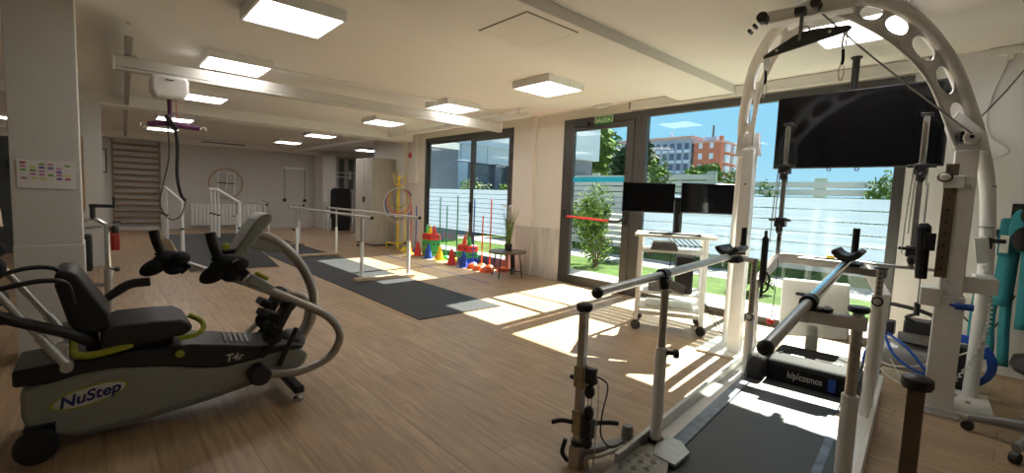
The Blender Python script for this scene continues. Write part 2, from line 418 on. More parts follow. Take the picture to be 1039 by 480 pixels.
# left sliding window
f = MB(); x0 = XW - 0.015
frame_box(f, 6.33, 9.44, 0.0, 2.635, 0.075, x0, 0.078)
win1 = f.build('window_1', 'frame', bevel=0.004); struct(win1, 'tall dark framed two pane sliding window behind the cones', 'window')
s1 = MB(); frame_box(s1, 7.58, 9.365, 0.075, 2.56, 0.065, XW + 0.03, 0.03); s1.build('sash', 'frame', win1, bevel=0.003)
s2 = MB(); frame_box(s2, 6.405, 7.68, 0.075, 2.56, 0.10, XW - 0.01, 0.039); s2.build('sash', 'frame', win1, bevel=0.003)
MB().b2((XW + 0.046, 7.64, 0.14), (XW + 0.052, 9.31, 2.50)).build('pane', 'glass', win1)
MB().b2((XW + 0.012, 6.50, 0.17), (XW + 0.018, 7.59, 2.46)).build('pane', 'glass', win1)
film(7.645, 9.30, 0.62, 1.49, 0.092).build('frosted_film', 'film', win1)
fm = film(6.505, 7.58, 0.62, 1.49, 0.092); fm.shift(-0.027, 0); fm.build('frosted_film', 'film', win1)
hb = MB().b2((XW - 0.05, 7.61, 1.0), (XW - 0.012, 7.65, 1.22)); hb.build('handle', 'black', win1, bevel=0.006)
hg = MB()
for z in (2.05, 2.35): hg.b2((XW - 0.05, 6.345, z), (XW - 0.012, 6.40, z + 0.14))
hg.build('hinge', 'black', win1, bevel=0.006)
# door
f = MB(); frame_box(f, 3.70, 5.15, 0.0, 2.635, 0.10, x0, 0.078)
door = f.build('door_1', 'frame', bevel=0.004); struct(door, 'dark framed glass exit door with red push bar', 'door')
lf = MB(); 
lf.b2((XW - 0.03, 3.81, 0.02), (XW + 0.03, 3.93, 2.53)).b2((XW - 0.03, 4.92, 0.02), (XW + 0.03, 5.04, 2.53))
lf.b2((XW - 0.03, 3.93, 2.44), (XW + 0.03, 4.92, 2.53)).b2((XW - 0.03, 3.93, 0.02), (XW + 0.03, 4.92, 0.14))
leaf = lf.build('door_leaf', 'frame', door, bevel=0.004)
MB().b2((XW - 0.003, 3.92, 0.13), (XW + 0.003, 4.93, 2.45)).build('pane', 'glass', leaf)
MB().b2((XW - 0.006, 3.93, 1.64), (XW - 0.004, 4.92, 1.72)).build('blue_stripe', 'cyan', leaf)['label'] = 'bright blue safety stripe across the glass'
pb = MB().tube([(XW - 0.10, 4.98, 1.09), (XW - 0.10, 4.5, 1.075), (XW - 0.10, 4.1, 1.06)], 0.016, 10, 4).build('push_bar', 'red', leaf)
pm = MB().b2((XW - 0.12, 4.94, 1.04), (XW - 0.03, 5.01, 1.20)).b2((XW - 0.075, 3.83, 1.02), (XW - 0.03, 3.90, 1.22))
pm.tube([(XW - 0.10, 4.11, 1.06), (XW - 0.10, 3.97, 1.06), (XW - 0.09, 3.88, 1.10), (XW - 0.06, 3.86, 1.13)], 0.02, 10, 4)
pm.build('push_bar_bracket', 'black', leaf, bevel=0.006)
MB().b2((XW - 0.08, 4.62, 2.50), (XW - 0.02, 4.90, 2.565)).bar((XW - 0.07, 4.75, 2.49), (XW - 0.07, 4.45, 2.48), 0.02, 0.015).build('door_closer', 'black', door, bevel=0.006)
# main window
f = MB(); frame_box(f, YR, 3.70, 0.0, 2.635, 0.085, x0, 0.078)
f.b2((x0, 2.28, 0.085), (x0 + 0.078, 2.345, 2.55))
win2 = f.build('window_2', 'frame', bevel=0.004); struct(win2, 'wide dark framed fixed window behind the treadmill', 'window')
MB().b2((XW + 0.03, 2.345, 0.085), (XW + 0.036, 3.615, 2.55)).build('pane', 'glass', win2)
MB().b2((XW + 0.03, YR + 0.085, 0.085), (XW + 0.036, 2.28, 2.55)).build('pane', 'glass', win2)
film(2.345, 3.615, 0.74, 1.472).shift(0.001, 0).build('frosted_film', 'film', win2)
film(YR + 0.085, 2.28, 0.74, 1.472).shift(0.001, 0).build('frosted_film', 'film', win2)
# reveal trim & roller blind cassette
struct(MB().b2((XW - 0.09, YR - 0.1, 2.655), (XW, 3.86, ZC - 0.005)).b2((XW - 0.10, YR - 0.1, 2.645), (XW - 0.085, 3.86, 2.675)).build('trim_5', 'whiteplastic', bevel=0.006))
struct(MB().b2((XW - 0.095, 3.86, 2.66), (XW - 0.0, 3.875, ZC - 0.01)).build('trim_6', 'darkgrey'))
# pale wall to the right gets a cooler coat
struct(MB().b2((XW - 0.006, -2.4, 0.1), (XW, YR - 0.001, ZC)).build('wall_right_coat', 'wallright'))

# ================================================================ LIGHTS
def ceiling_light(x, y, z, label):
    t = thing('ceiling_light', label, 'ceiling light', (x, y, z), 0, 'square surface mounted LED panels')
    s = 0.31; d = 0.085
    fr = MB()
    fr.b2((-s, -s, -d), (-s + 0.02, s, 0)).b2((s - 0.02, -s, -d), (s, s, 0)).b2((-s + 0.02, -s, -d), (s - 0.02, -s + 0.02, 0)).b2((-s + 0.02, s - 0.02, -d), (s - 0.02, s, 0))
    fr.b2((-s + 0.02, -s + 0.02, -0.012), (s - 0.02, s - 0.02, 0))
    fr.build('frame', 'white', t, local=True)
    MB().b2((-s + 0.02, -s + 0.02, -d + 0.006), (s - 0.02, s - 0.02, -d + 0.016)).build('diffuser', 'led', t, local=True)
    return t
LP = [(1.20, 4.02, 'large bright ceiling panel nearest above the recumbent stepper'),
      (1.20, 6.07, 'ceiling panel half hidden by hoist beam, left of room'),
      (1.25, 8.62, 'ceiling panel right of the hoist motor, behind the hoist beam'),
      (1.25, 11.90, 'ceiling panel just above the purple hoist spreader bar'),
      (1.25, 14.30, 'farthest left ceiling panel, seen below the purple spreader bar'),
      (4.15, 4.04, 'ceiling panel in front of the glass exit door, beside bulkhead'),
      (4.15, 6.07, 'ceiling panel above right end of hoist beam'),
      (4.17, 8.43, 'ceiling panel above near end of the long parallel bars'),
      (4.17, 11.85, 'ceiling panel in the dark rear ceiling, before the wardrobe'),
      (4.17, 14.45, 'farthest ceiling panel before the bare rear wall'),
      (6.55, 14.40, 'ceiling panel in the alcove beside the wardrobe top'),
      (4.27, 0.94, 'ceiling panel above the white treadmill arch'),
      (-1.6, 15.3, 'ceiling panel far left behind the front column')]
lt = None
for x, y, lab in LP:
    if lt is None: lt = ceiling_light(x, y, ZC, lab)
    else: dup(lt, (x, y, ZC), None, lab)

# emergency luminaire + exit sign
t = thing('emergency_light', 'small oval white emergency light above the exit sign', 'emergency light', (5.60, 4.32, ZC))
MB().ell((5.60, 4.32, ZC - 0.012), (0.07, 0.16, 0.016)).build('base', 'whiteplastic', t)
MB().ell((5.60, 4.32, ZC - 0.03), (0.055, 0.13, 0.022)).build('lens', 'badge', t)
t = thing('exit_sign', 'green exit sign reading SALIDA above the glass door', 'sign', (XW - 0.03, 4.36, 2.5))
MB().b2((XW - 0.03, 4.195, 2.497), (XW - 0.015, 4.525, 2.628)).build('sign_plate', 'signpale', t)
MB().b2((XW - 0.033, 4.205, 2.507), (XW - 0.03, 4.515, 2.618)).build('sign_face', 'signgreen', t)
text('SALIDA', 0.085, (XW - 0.034, 4.36, 2.5625), (0, -1, 0), (0, 0, 1), 'lettering', 'signpale', t, bold=0.002, depth=0.0015)

# ================================================================ CEILING HOIST
def rail(x, label, hang):
    t = thing('ceiling_rail', label, 'rail', (x, 11.0, ZC))
    MB().b2((x - 0.03, 5.30, 2.62), (x + 0.03, 16.6, 2.70)).build('rail_profile', 'white' if hang else 'steel', t, bevel=0.004)
    for y in ((5.55, 7.6, 9.2, 11.5, 13.5, 15.5) if hang else (5.45, 9.0, 12.5, 16.2)):
        MB().cyl((x, y, 2.695), (x, y, ZC), 0.008, n=8).b2((x - 0.02, y - 0.03, 2.695), (x + 0.02, y + 0.03, 2.71)).build('hanger', 'steel', t)
    MB().b2((x - 0.033, 5.285, 2.615), (x + 0.033, 5.30, 2.705)).build('end_cap', 'whiteplastic', t)
    return t
rl = rail(0.44, 'grey ceiling hoist rail on the left running to the wall bars', False)
rl.rotation_euler = (0, 0, math.radians(-1.95))
rail(5.05, 'white hoist rail hung along the window wall', True)
t = thing('hoist_beam', 'long white hoist crossbeam spanning the room below the ceiling', 'hoist beam', (2.65, 6.15, 2.47))
hb = MB().b2((0.17, 6.10, 2.50), (5.16, 6.20, 2.605)).b2((0.17, 6.095, 2.465), (5.16, 6.205, 2.495))
hb.b2((0.17, 6.115, 2.49), (5.16, 6.185, 2.505))
hb.build('beam_profile', 'beamgrey', t, bevel=0.003)
for x in (0.30, 5.05): MB().b2((x - 0.04, 6.10, 2.60), (x + 0.04, 6.20, 2.625)).build('trolley', 'steel', t)
for x in (0.15, 5.16): MB().b2((x, 6.09, 2.46), (x + 0.02, 6.21, 2.61)).build('end_cap', 'whiteplastic', t, bevel=0.003)
t = thing('hoist_motor', 'white hoist motor unit hanging from the crossbeam at left', 'hoist', (0.60, 6.15, 2.24))
hm = MB().prism([(0.455, 2.47), (0.745, 2.48), (0.765, 2.44), (0.765, 2.33), (0.72, 2.25), (0.48, 2.245), (0.44, 2.32), (0.44, 2.44)], 'xz', 6.04, 6.28)
hm.build('housing', 'whiteplastic', t, bevel=0.03, seg=3)
MB().b2((0.56, 6.033, 2.425), (0.63, 6.04, 2.435)).build('badge', 'black', t)
MB().tube([(0.60, 6.15, 2.26), (0.603, 6.15, 2.12), (0.60, 6.15, 2.0)], 0.02, 8, 3).build('lift_strap', 'purple', t)
sp = MB().tube([(0.415, 6.14, 1.965), (0.52, 6.145, 1.99), (0.60, 6.15, 1.995), (0.70, 6.155, 1.985), (0.86, 6.16, 1.985 - 0.005)], 0.028, 10, 5)
sp.build('lifting_bar', 'purple', t)
for p, s in (((0.375, 6.14, 1.955), -1), ((0.90, 6.16, 1.972), 1)):
    MB().ring(p, 0.026, 0.009, 'y', 16).ring((p[0] + s * 0.02, p[1], p[2]), 0.02, 0.007, 'x', 14).build('hook', 'chrome', t)
MB().bar((0.565, 6.10, 2.075), (0.645, 6.09, 1.93), 0.06, 0.05).build('handset', 'black', t, bevel=0.01)
MB().tube([(0.645, 6.10, 1.93), (0.66, 6.12, 1.75), (0.655, 6.15, 1.45), (0.69, 6.2, 1.25), (0.73, 6.2, 1.18)], 0.016, 8, 6).build('cable', 'blackrub', t)
MB().tube([(0.58, 6.12, 1.98), (0.585, 6.12, 1.65), (0.53, 6.14, 1.35), (0.50, 6.14, 1.13), (0.58, 6.14, 0.98), (0.68, 6.15, 1.02), (0.73, 6.18, 1.18)], 0.006, 6, 8).build('cable', 'blackrub', t)
MB().tube([(0.66, 6.15, 2.25), (0.662, 6.15, 2.0)], 0.004, 6, 2).build('pull_cord', 'red', t)

# ================================================================ FLOOR MATS, BARS
tag(MB().b2((2.55, 4.26, 0), (3.70, 8.6, 0.010)).build('rubber_mat', 'mat'), 'black ribbed rubber floor mat at near end of parallel bars', 'mat')
tag(MB().b2((2.55, 8.61, 0), (3.70, 15.2, 0.010)).build('rubber_mat', 'mat'), 'black ribbed rubber floor mat continuing to the rear bars', 'mat')
def parallel_bars(x0, x1, y0, y1, yn, yf, zb, label):
    t = thing('parallel_bars', label, 'parallel bars', ((x0 + x1) / 2, (y0 + y1) / 2, 0.0))
    for x in (x0, x1):
        MB().tube([(x, yn, zb), (x, (yn + yf) / 2, zb + 0.005), (x, yf, zb)], 0.021, 12, 3).build('handrail', 'silver', t)
        e = MB().ell((x, yn - 0.012, zb), (0.028, 0.028, 0.028)).ell((x, yf + 0.012, zb), (0.028, 0.028, 0.028)); e.build('end_cap', 'black', t)
        for y in (y0, y1):
            p = MB().cyl((x, y, 0.06), (x, y, 0.60), 0.028); po = p.build('post', 'white', t)
            MB().cyl((x, y, 0.60), (x, y, zb - 0.015), 0.019).build('inner_tube', 'steel', po)
            hs = MB()
            for i in range(6): hs.cyl((x - 0.0205, y, 0.65 + i * 0.05), (x + 0.0205, y, 0.65 + i * 0.05), 0.007, n=8)
            hs.build('holes', 'black', po)
            k = MB().cyl((x - 0.028, y, 0.56), (x - 0.06, y, 0.56), 0.008).ell((x - 0.065, y, 0.56), (0.02, 0.02, 0.02), 10, 6); k.build('knob', 'black', po)
    for y in (y0, y1):
        MB().b2((x0 - 0.11, y - 0.05, 0.011), (x1 + 0.11, y + 0.05, 0.062)).build('base_board', 'wood', t, bevel=0.008)
    return t
parallel_bars(2.94, 3.72, 6.60, 9.62, 6.28, 10.1, 0.985, 'white posted parallel bars over the near part of black mat')
parallel_bars(2.86, 3.66, 11.8, 14.5, 11.5, 15.0, 0.985, 'second farther set of parallel bars, toward the bare rear wall')

# training ramp and platform with rails
t = thing('training_ramp', 'black rubber training ramp with white handrails before the radiator', 'ramp', (1.72, 11.2, 0))
rx0, rx1 = 1.02, 2.34
MB().prism([(8.55, 0.0), (8.55, 0.012), (10.9, 0.30), (10.9, 0.0)], 'yz', rx0, rx1).build('ramp_body', 'wood', t)
MB().prism([(8.57, 0.016), (10.9, 0.302), (10.9, 0.309), (8.57, 0.023)], 'yz', rx0 + 0.02, rx1 - 0.02).build('rubber_tread', 'mat', t)
MB().b2((rx0, 10.9, 0), (rx1, 12.0, 0.30)).build('platform', 'wood', t, bevel=0.005)
MB().b2((rx0 + 0.02, 10.93, 0.30), (rx1 - 0.02, 11.97, 0.309)).build('rubber_tread', 'mat', t)
for i in range(2): MB().b2((rx0, 12.0 + 0.3 * i, 0), (rx1, 12.3 + 0.3 * i, 0.20 - 0.1 * i)).build('step', 'wood', t, bevel=0.005)
for x in (1.00, 1.86):
    MB().tube([(x + 0.08, 9.55, 1.07), (x + 0.04, 10.35, 1.18), (x, 11.1, 1.29)], 0.024, 12, 3).build('handrail', 'white', t)
    MB().tube([(x, 11.1, 1.29), (x, 11.95, 1.29)], 0.024, 12, 2).build('handrail', 'white', t)
    for y, zt, zb in ((9.6, 1.07, 0.14), (11.1, 1.28, 0.30), (11.5, 1.28, 0.30), (11.9, 1.28, 0.30)):
        dx = 0.08 if y < 10 else 0
        po = MB().cyl((x + dx, y, zb), (x + dx, y, zb + 0.45), 0.028).cyl((x + dx, y, zb + 0.45), (x + dx, y, zt), 0.02).build('post', 'white', t)
        MB().cyl((x + dx, y, zb + 0.45), (x + dx, y, zb + 0.48), 0.033).build('collar', 'black', po)

# floor tape
t = tag(MB().bar((4.66, 9.41, 0.002), (4.54, 5.53, 0.002), 0.022, 0.003).build('floor_tape', 'blue'), 'long thin blue tape line on the floor before cones', 'floor tape')

# ================================================================ BACK WALL ITEMS
t = thing('wall_bars', 'brown wooden wall bars with many rungs at the rear left', 'wall bars', (0.9, 17.24, 0))
for x in (0.36, 1.42): MB().b2((x - 0.02, 17.2, 0.02), (x + 0.02, 17.298, 2.58)).build('upright', 'brownwood', t, bevel=0.004)
for i in range(14):
    MB().cyl((0.37, 17.21, 0.22 + i * 0.172), (1.41, 17.21, 0.22 + i * 0.172), 0.036, n=10).build('rung', 'brownwood', t)
t = thing('radiator', 'long white ribbed radiator under the wooden wheel', 'radiator', (3.18, 17.2, 0.1))
for i in range(21):
    x = 2.14 + i * 0.101
    MB().b2((x, 17.14, 0.12), (x + 0.094, 17.26, 0.80)).build('section', 'whiteplastic', t, bevel=0.018)
MB().b2((2.3, 17.26, 0.55), (2.36, 17.298, 0.6)).b2((4.0, 17.26, 0.55), (4.06, 17.298, 0.6)).build('bracket', 'steel', t)
t = thing('shoulder_wheel', 'round wooden shoulder exercise wheel on the rear wall', 'shoulder wheel', (3.11, 17.25, 1.47))
MB().ring((3.11, 17.20, 1.47), 0.47, 0.022, 'y', 40).build('rim', 'wood', t)
for x in (2.88, 3.34): MB().b2((x - 0.028, 17.22, 1.08), (x + 0.028, 17.298, 1.82)).build('rail', 'whiteplastic', t)
MB().b2((2.88, 17.2, 1.78), (3.36, 17.24, 1.81)).b2((3.0, 17.23, 1.45), (3.22, 17.26, 1.49)).build('crossbar', 'white', t)
MB().bar((3.14, 17.17, 1.82), (3.09, 17.17, 1.25), 0.05, 0.03).build('lever', 'white', t)
MB().cyl((3.11, 17.29, 1.47), (3.11, 17.15, 1.47), 0.04).bar((2.86, 17.21, 1.48), (3.34, 17.21, 1.46), 0.02, 0.03).build('hub', 'black', t)
t = thing('wall_vent', 'long dark slot vent in the rear soffit', 'vent', (3.0, 16.84, 2.63))
MB().b2((2.40, 16.835, 2.665), (3.60, 16.85, 2.71)).build('vent_frame', 'wallgrey', t); MB().b2((2.43, 16.832, 2.675), (3.57, 16.836, 2.70)).build('slot', 'darkgrey', t)
t = thing('picture_frame', 'narrow black picture frame beside the wall bars', 'picture frame', (0.17, 17.28, 1.6))
MB().b2((0.0, 17.27, 1.62), (0.24, 17.298, 2.28)).build('frame', 'black', t); MB().b2((0.03, 17.265, 1.65), (0.21, 17.272, 2.25)).build('picture', 'paper', t)
t = thing('pulley_station', 'white wall pulley rail with two hanging cords on bare wall', 'wall pulley', (5.2, 17.25, 2.1))
MB().b2((4.75, 17.25, 2.05), (5.60, 17.298, 2.12)).b2((4.76, 17.1, 2.08), (4.80, 17.25, 2.12)).b2((5.52, 17.1, 2.08), (5.56, 17.25, 2.12)).build('rail', 'white', t)
for x in (4.85, 5.52):
    MB().tube([(x, 17.2, 2.08), (x + 0.01, 17.2, 1.5), (x, 17.2, 1.0)], 0.008, 6, 4).build('cord', 'blackrub', t)
    MB().b2((x - 0.05, 17.17, 0.92), (x + 0.05, 17.23, 1.02)).build('handle', 'black', t, bevel=0.01)
tag(MB().b2((5.85, 17.28, 0.0), (5.90, 17.30, 2.58)).build('trim_7', 'wallgrey'), 'thin vertical trim on rear wall', 'trim'); bpy.data.objects['trim_7']['kind'] = 'structure'
t = thing('slatted_panel', 'dark vertical strips on rear wall behind the folded chair', 'wall panel', (7.4, 17.28, 0))
for i in range(4): MB().b2((6.42 + i * 0.36, 17.27, 0.02), (6.60 + i * 0.36, 17.299, 2.55)).build('strip', 'stripe', t)
t = thing('rower_bar', 'white horizontal rack bars on the striped panel', 'rack', (7.4, 17.2, 1.9))
MB().b2((6.3, 17.18, 2.02), (7.35, 17.22, 2.06)).b2((6.45, 17.17, 1.86), (7.25, 17.21, 1.90)).b2((6.62, 17.18, 1.8), (6.66, 17.268, 2.12)).b2((7.15, 17.18, 1.8), (7.19, 17.268, 2.12)).build('bar', 'white', t)
# folded treatment chair
t = thing('treatment_chair', 'black reclining chair with white tube frame beside the wardrobe', 'chair', (5.78, 14.6, 0), math.radians(-20))
bk = MB().prism([(-0.30, 0.5), (-0.30, 1.36), (-0.22, 1.45), (0.22, 1.45), (0.30, 1.36), (0.30, 0.5)], 'xz', 0.02, 0.10); bk.build('backrest', 'blackfab', t, bevel=0.03, local=True)
MB().b2((-0.28, -0.12, 0.45), (0.28, 0.06, 0.55)).b2((-0.27, -0.13, 0.1), (0.27, -0.06, 0.5)).build('seat', 'blackfab', t, bevel=0.03, local=True)
for x in (-0.36, 0.36):
    MB().tube([(x, 0.1, 0.02), (x, 0.1, 0.6), (x, 0.1, 1.42)], 0.028, 8, 3).tube([(x, -0.35, 0.02), (x, -0.2, 0.6), (x, 0.08, 0.7)], 0.024, 8, 3).build('frame', 'silver', t, local=True)
MB().tube([(-0.36, 0.1, 1.36), (0.36, 0.1, 1.36)], 0.022, 8, 1).tube([(-0.36, 0.1, 0.3), (0.36, 0.1, 0.3)], 0.022, 8, 1).build('crossbar', 'silver', t, local=True)
# wardrobe
t = thing('wardrobe', 'tall bleached oak wardrobe standing against the window wall', 'wardrobe', (5.42, 11.4, 0))
MB().b2((5.14, 10.90, 0.04), (XW - 0.002, 11.93, 2.22)).build('body', 'wardrobe', t, bevel=0.004)
MB().b2((5.17, 10.93, 0), (XW - 0.01, 11.91, 0.04)).build('plinth', 'darkgrey', t)
for a, b in ((10.905, 11.41), (11.42, 11.925)):
    d = MB().b2((5.12, a, 0.06), (5.139, b, 2.21)).build('door', 'wardrobe', t, bevel=0.002)
    MB().b2((5.10, 11.36 if a < 11 else 11.44, 1.10), (5.12, 11.38 if a < 11 else 11.46, 1.24)).build('handle', 'black', d)
# left zone bits
t = thing('finger_ladder', 'narrow wooden finger ladder on the rear column', 'finger ladder', (-0.16, 9.93, 0.88))
MB().b2((-0.185, 9.925, 0.88), (-0.13, 9.948, 2.06)).build('board', 'wood', t)
st = MB()
for i in range(36): st.b2((-0.183, 9.90, 0.90 + i * 0.032), (-0.132, 9.926, 0.914 + i * 0.032))
st.build('notches', 'wood', t)
t = thing('fire_extinguisher', 'red fire extinguisher hung on the rear column', 'fire extinguisher', (0.19, 10.12, 0.28))
MB().lathe([(0.0, 0.28), (0.075, 0.28), (0.08, 0.30), (0.08, 0.60), (0.06, 0.65), (0.03, 0.68), (0.0, 0.68)], (0.19, 10.12, 0), 18).build('cylinder', 'darkred', t)
MB().cyl((0.19, 10.12, 0.68), (0.19, 10.12, 0.73), 0.02).bar((0.19, 10.12, 0.74), (0.29, 10.07, 0.76), 0.02, 0.02).b2((0.085, 10.09, 0.55), (0.12, 10.15, 0.60)).tube([(0.19, 10.1, 0.72), (0.10, 10.05, 0.70), (0.09, 10.03, 0.5), (0.1, 10.03, 0.36)], 0.012, 6, 5).build('valve', 'black', t)
t.location.z -= 0.05
# poster on the column
t = thing('poster', 'white paper with rows of coloured speech-bubble tags on column', 'poster', (-0.265, 4.79, 1.28))
MB().b2((-0.415, 4.793, 1.288), (-0.112, 4.7995, 1.492)).build('sheet', 'paper', t)
cols = {'r': (0.50, 0.10, 0.13), 'y': (0.66, 0.60, 0.22), 'g': (0.20, 0.38, 0.13), 'b': (0.17, 0.14, 0.42), 'p': (0.55, 0.24, 0.38)}
for k, c in cols.items(): M['tag' + k] = mat('tag_' + k, c, 0.8)
tagrows = [('r', -0.385, 1.468), ('g', -0.29, 1.462), ('p', -0.245, 1.462), ('g', -0.155, 1.458), ('p', -0.385, 1.443), ('y', -0.335, 1.441), ('b', -0.29, 1.438), ('b', -0.245, 1.436), ('p', -0.20, 1.434),
           ('g', -0.385, 1.418), ('g', -0.335, 1.416), ('p', -0.29, 1.410), ('b', -0.20, 1.409), ('p', -0.335, 1.390), ('p', -0.29, 1.387), ('g', -0.245, 1.385), ('p', -0.20, 1.386), ('y', -0.155, 1.385),
           ('p', -0.38, 1.360), ('y', -0.33, 1.360), ('y', -0.285, 1.356), ('b', -0.20, 1.360), ('r', -0.155, 1.360)]
for k, x, z in tagrows:
    MB().prism([(x - 0.017, z), (x - 0.012, z + 0.008), (x + 0.012, z + 0.008), (x + 0.018, z), (x + 0.012, z - 0.008), (x - 0.012, z - 0.008)], 'xz', 4.7915, 4.7932).build('paper_tag', 'tag' + k, t)
# quadriceps bench behind the column
t = thing('strength_bench', 'steel leg exercise bench with black lever behind the column', 'exercise bench', (0.02, 5.7, 0)); t.scale = (1, 1, 0.87)
po = MB().cyl((0.065, 5.7, 0.03), (0.065, 5.7, 0.62), 0.034).build('post', 'steel', t)
MB().cyl((0.065, 5.7, 0.62), (0.065, 5.7, 1.10), 0.022).build('inner_post', 'chrome', po)
MB().tube([(-0.14, 5.75, 1.12), (-0.03, 5.72, 1.16), (0.065, 5.7, 1.10), (0.15, 5.68, 1.10)], 0.018, 10, 5).build('arm', 'chrome', t)
MB().bar((-0.05, 5.72, 1.30), (0.13, 5.68, 1.30), 0.04, 0.035).bar((0.118, 5.68, 1.29), (0.118, 5.68, 1.40), 0.02, 0.02, up=(1, 0, 0)).cyl((-0.03, 5.72, 1.16), (-0.03, 5.72, 1.29), 0.02).build('lever', 'black', t)
MB().ell((0.12, 5.68, 1.05), (0.03, 0.03, 0.045)).build('grip', 'black', t)
MB().ell((0.125, 5.66, 0.62), (0.025, 0.025, 0.025)).cyl((0.065, 5.7, 0.62), (0.12, 5.66, 0.62), 0.008).build('knob', 'black', t)
MB().b2((-0.14, 5.72, 0.60), (-0.04, 5.78, 1.00)).build('pad', 'vinyl', t, bevel=0.02)
MB().b2((-0.45, 5.63, 0), (0.12, 5.77, 0.035)).b2((-0.03, 5.5, 0), (0.03, 6.3, 0.034)).build('base', 'steel', t, bevel=0.005)
MB().bar((-0.04, 5.75, 0.45), (0.065, 5.7, 0.45), 0.03, 0.04).build('brace', 'steel', t)
MB().bar((-0.40, 5.75, 1.02), (0.03, 5.7, 1.08), 0.03, 0.03).build('brace', 'steel', t)
MB().cyl((-0.38, 5.75, 0.03), (-0.38, 5.75, 1.02), 0.025).build('post', 'steel', t)
# machine at the far left edge
t = thing('arm_ergometer', 'chrome tubed exercise machine cut by the left picture edge', 'exercise machine', (-0.95, 6.4, 0))
MB().tube([(-1.2, 6.4, 1.14), (-0.95, 6.4, 1.18), (-0.72, 6.42, 1.12), (-0.68, 6.45, 0.9)], 0.02, 10, 6).tube([(-1.2, 6.4, 1.06), (-0.95, 6.4, 1.08), (-0.7, 6.42, 1.0)], 0.018, 10, 6).build('handlebar', 'chrome', t)
MB().cyl((-0.92, 6.4, 0.04), (-0.92, 6.4, 1.08), 0.03).build('post', 'steel', t)
MB().b2((-1.2, 6.2, 0), (-0.6, 6.6, 0.04)).build('base', 'black', t, bevel=0.01)
MB().b2((-1.1, 6.3, 0.62), (-0.82, 6.5, 0.98)).build('body', 'black', t, bevel=0.03)
MB().bar((-0.92, 6.4, 0.2), (-0.75, 6.3, 0.25), 0.06, 0.06).ell((-0.75, 6.3, 0.25), (0.12, 0.1, 0.1)).build('pedal', 'black', t)
tag(MB().b2((-1.75, 12.2, 0.0), (-0.75, 12.3, 2.1)).build('partition_screen', 'darkgrey', bevel=0.004), 'dark grey partition screen far left behind the column', 'partition')
t = thing('wall_hose_ring', 'dark ring hanging on the grey partition screen', 'exercise ring', (-0.95, 12.15, 1.45))
MB().ring((-1.0, 12.18, 1.62), 0.17, 0.012, 'y', 28).build('ring', 'black', t); MB().b2((-1.02, 12.16, 1.78), (-0.98, 12.198, 1.82)).build('hook', 'steel', t)

# ================================================================ STEPPER (left foreground)
NS = thing('recumbent_stepper', 'grey and black recumbent stepper machine in the left foreground', 'exercise machine', (0.40, 3.38, 0))
y0, y1 = 3.20, 3.54
shell = [(-0.30, 0.34), (-0.30, 0.21), (-0.285, 0.15), (-0.24, 0.095), (-0.10, 0.062), (0.10, 0.068), (0.45, 0.105), (0.76, 0.15), (0.95, 0.165), (1.01, 0.20), (1.03, 0.26), (0.97, 0.31), (0.85, 0.318), (0.70, 0.295), (0.55, 0.285), (0.43, 0.305), (0.25, 0.355), (0.05, 0.388), (-0.08, 0.388), (-0.20, 0.365)]
MB().prism(shell, 'xz', y0, y1).build('shroud', 'greyplastic', NS, bevel=0.022, seg=3)
bot = [(-0.25, 0.09), (-0.08, 0.045), (0.12, 0.048), (0.46, 0.085), (0.76, 0.132), (0.76, 0.16), (0.45, 0.12), (0.10, 0.09), (-0.1, 0.085)]
MB().prism(bot, 'xz', y0 + 0.012, y1 - 0.012).build('lower_trim', 'midgrey', NS, bevel=0.01)
top = [(-0.32, 0.365), (-0.32, 0.445), (-0.20, 0.452), (0.05, 0.458), (0.38, 0.448), (0.55, 0.412), (0.72, 0.372), (0.92, 0.350), (0.99, 0.33), (0.99, 0.305), (0.84, 0.312), (0.70, 0.288), (0.55, 0.278), (0.43, 0.298), (0.25, 0.348), (0.05, 0.381), (-0.08, 0.381), (-0.20, 0.358)]
MB().prism(top, 'xz', y0 - 0.010, y1 + 0.010).build('top_cover', 'black', NS, bevel=0.012)
for i in range(5): MB().bar((0.56 + i * 0.03, y0 + 0.06, 0.416 - i * 0.007), (0.585 + i * 0.03, y1 - 0.06, 0.416 - i * 0.007), 0.012, 0.006).build('vent_rib', 'midgrey', NS)
for y in (3.13, 3.60):
    MB().cyl((-0.245, y - 0.025, 0.082), (-0.245, y + 0.025, 0.082), 0.082, n=28).build('wheel', 'blackrub', NS, bevel=0.012)
MB().cyl((-0.245, 3.11, 0.082), (-0.245, 3.62, 0.082), 0.02).b2((-0.29, 3.17, 0.07), (-0.18, 3.57, 0.16)).build('wheel_axle', 'black', NS)
MB().b2((0.90, 3.07, 0.055), (0.96, 3.70, 0.10)).build('stabiliser', 'black', NS, bevel=0.008)
for y in (3.10, 3.67): MB().cyl((0.93, y, 0), (0.93, y, 0.022), 0.03).cyl((0.93, y, 0.02), (0.93, y, 0.06), 0.012).build('levelling_foot', 'chrome', NS)
def oval(rx, rz): return [(-0.05 + rx * math.cos(q), 0.262 + rz * math.sin(q) + 0.16 * rx * math.cos(q)) for q in [2 * PI * i / 36 for i in range(36)]]
MB().prism(oval(0.150, 0.052), 'xz', y0 - 0.006, y0).build('badge_rim', 'lime', NS)
MB().prism(oval(0.140, 0.043), 'xz', y0 - 0.008, y0 - 0.004).build('badge', 'badge', NS)
text('NuStep', 0.078, (-0.05, y0 - 0.0085, 0.262), (1, 0, 0.16), (-0.02, 0, 1), 'lettering', 'navy', NS, bold=0.002, shear=0.15)
text('T4r', 0.062, (0.59, y0 - 0.0105, 0.328), (1, 0, -0.02), (0, 0, 1), 'lettering', 'badge', NS, bold=0.001, shear=0.2)
seat = [(-0.01, 0.525), (0.0, 0.58), (0.07, 0.612), (0.22, 0.612), (0.33, 0.605), (0.385, 0.57), (0.385, 0.535), (0.34, 0.508), (0.10, 0.495), (0.02, 0.50)]
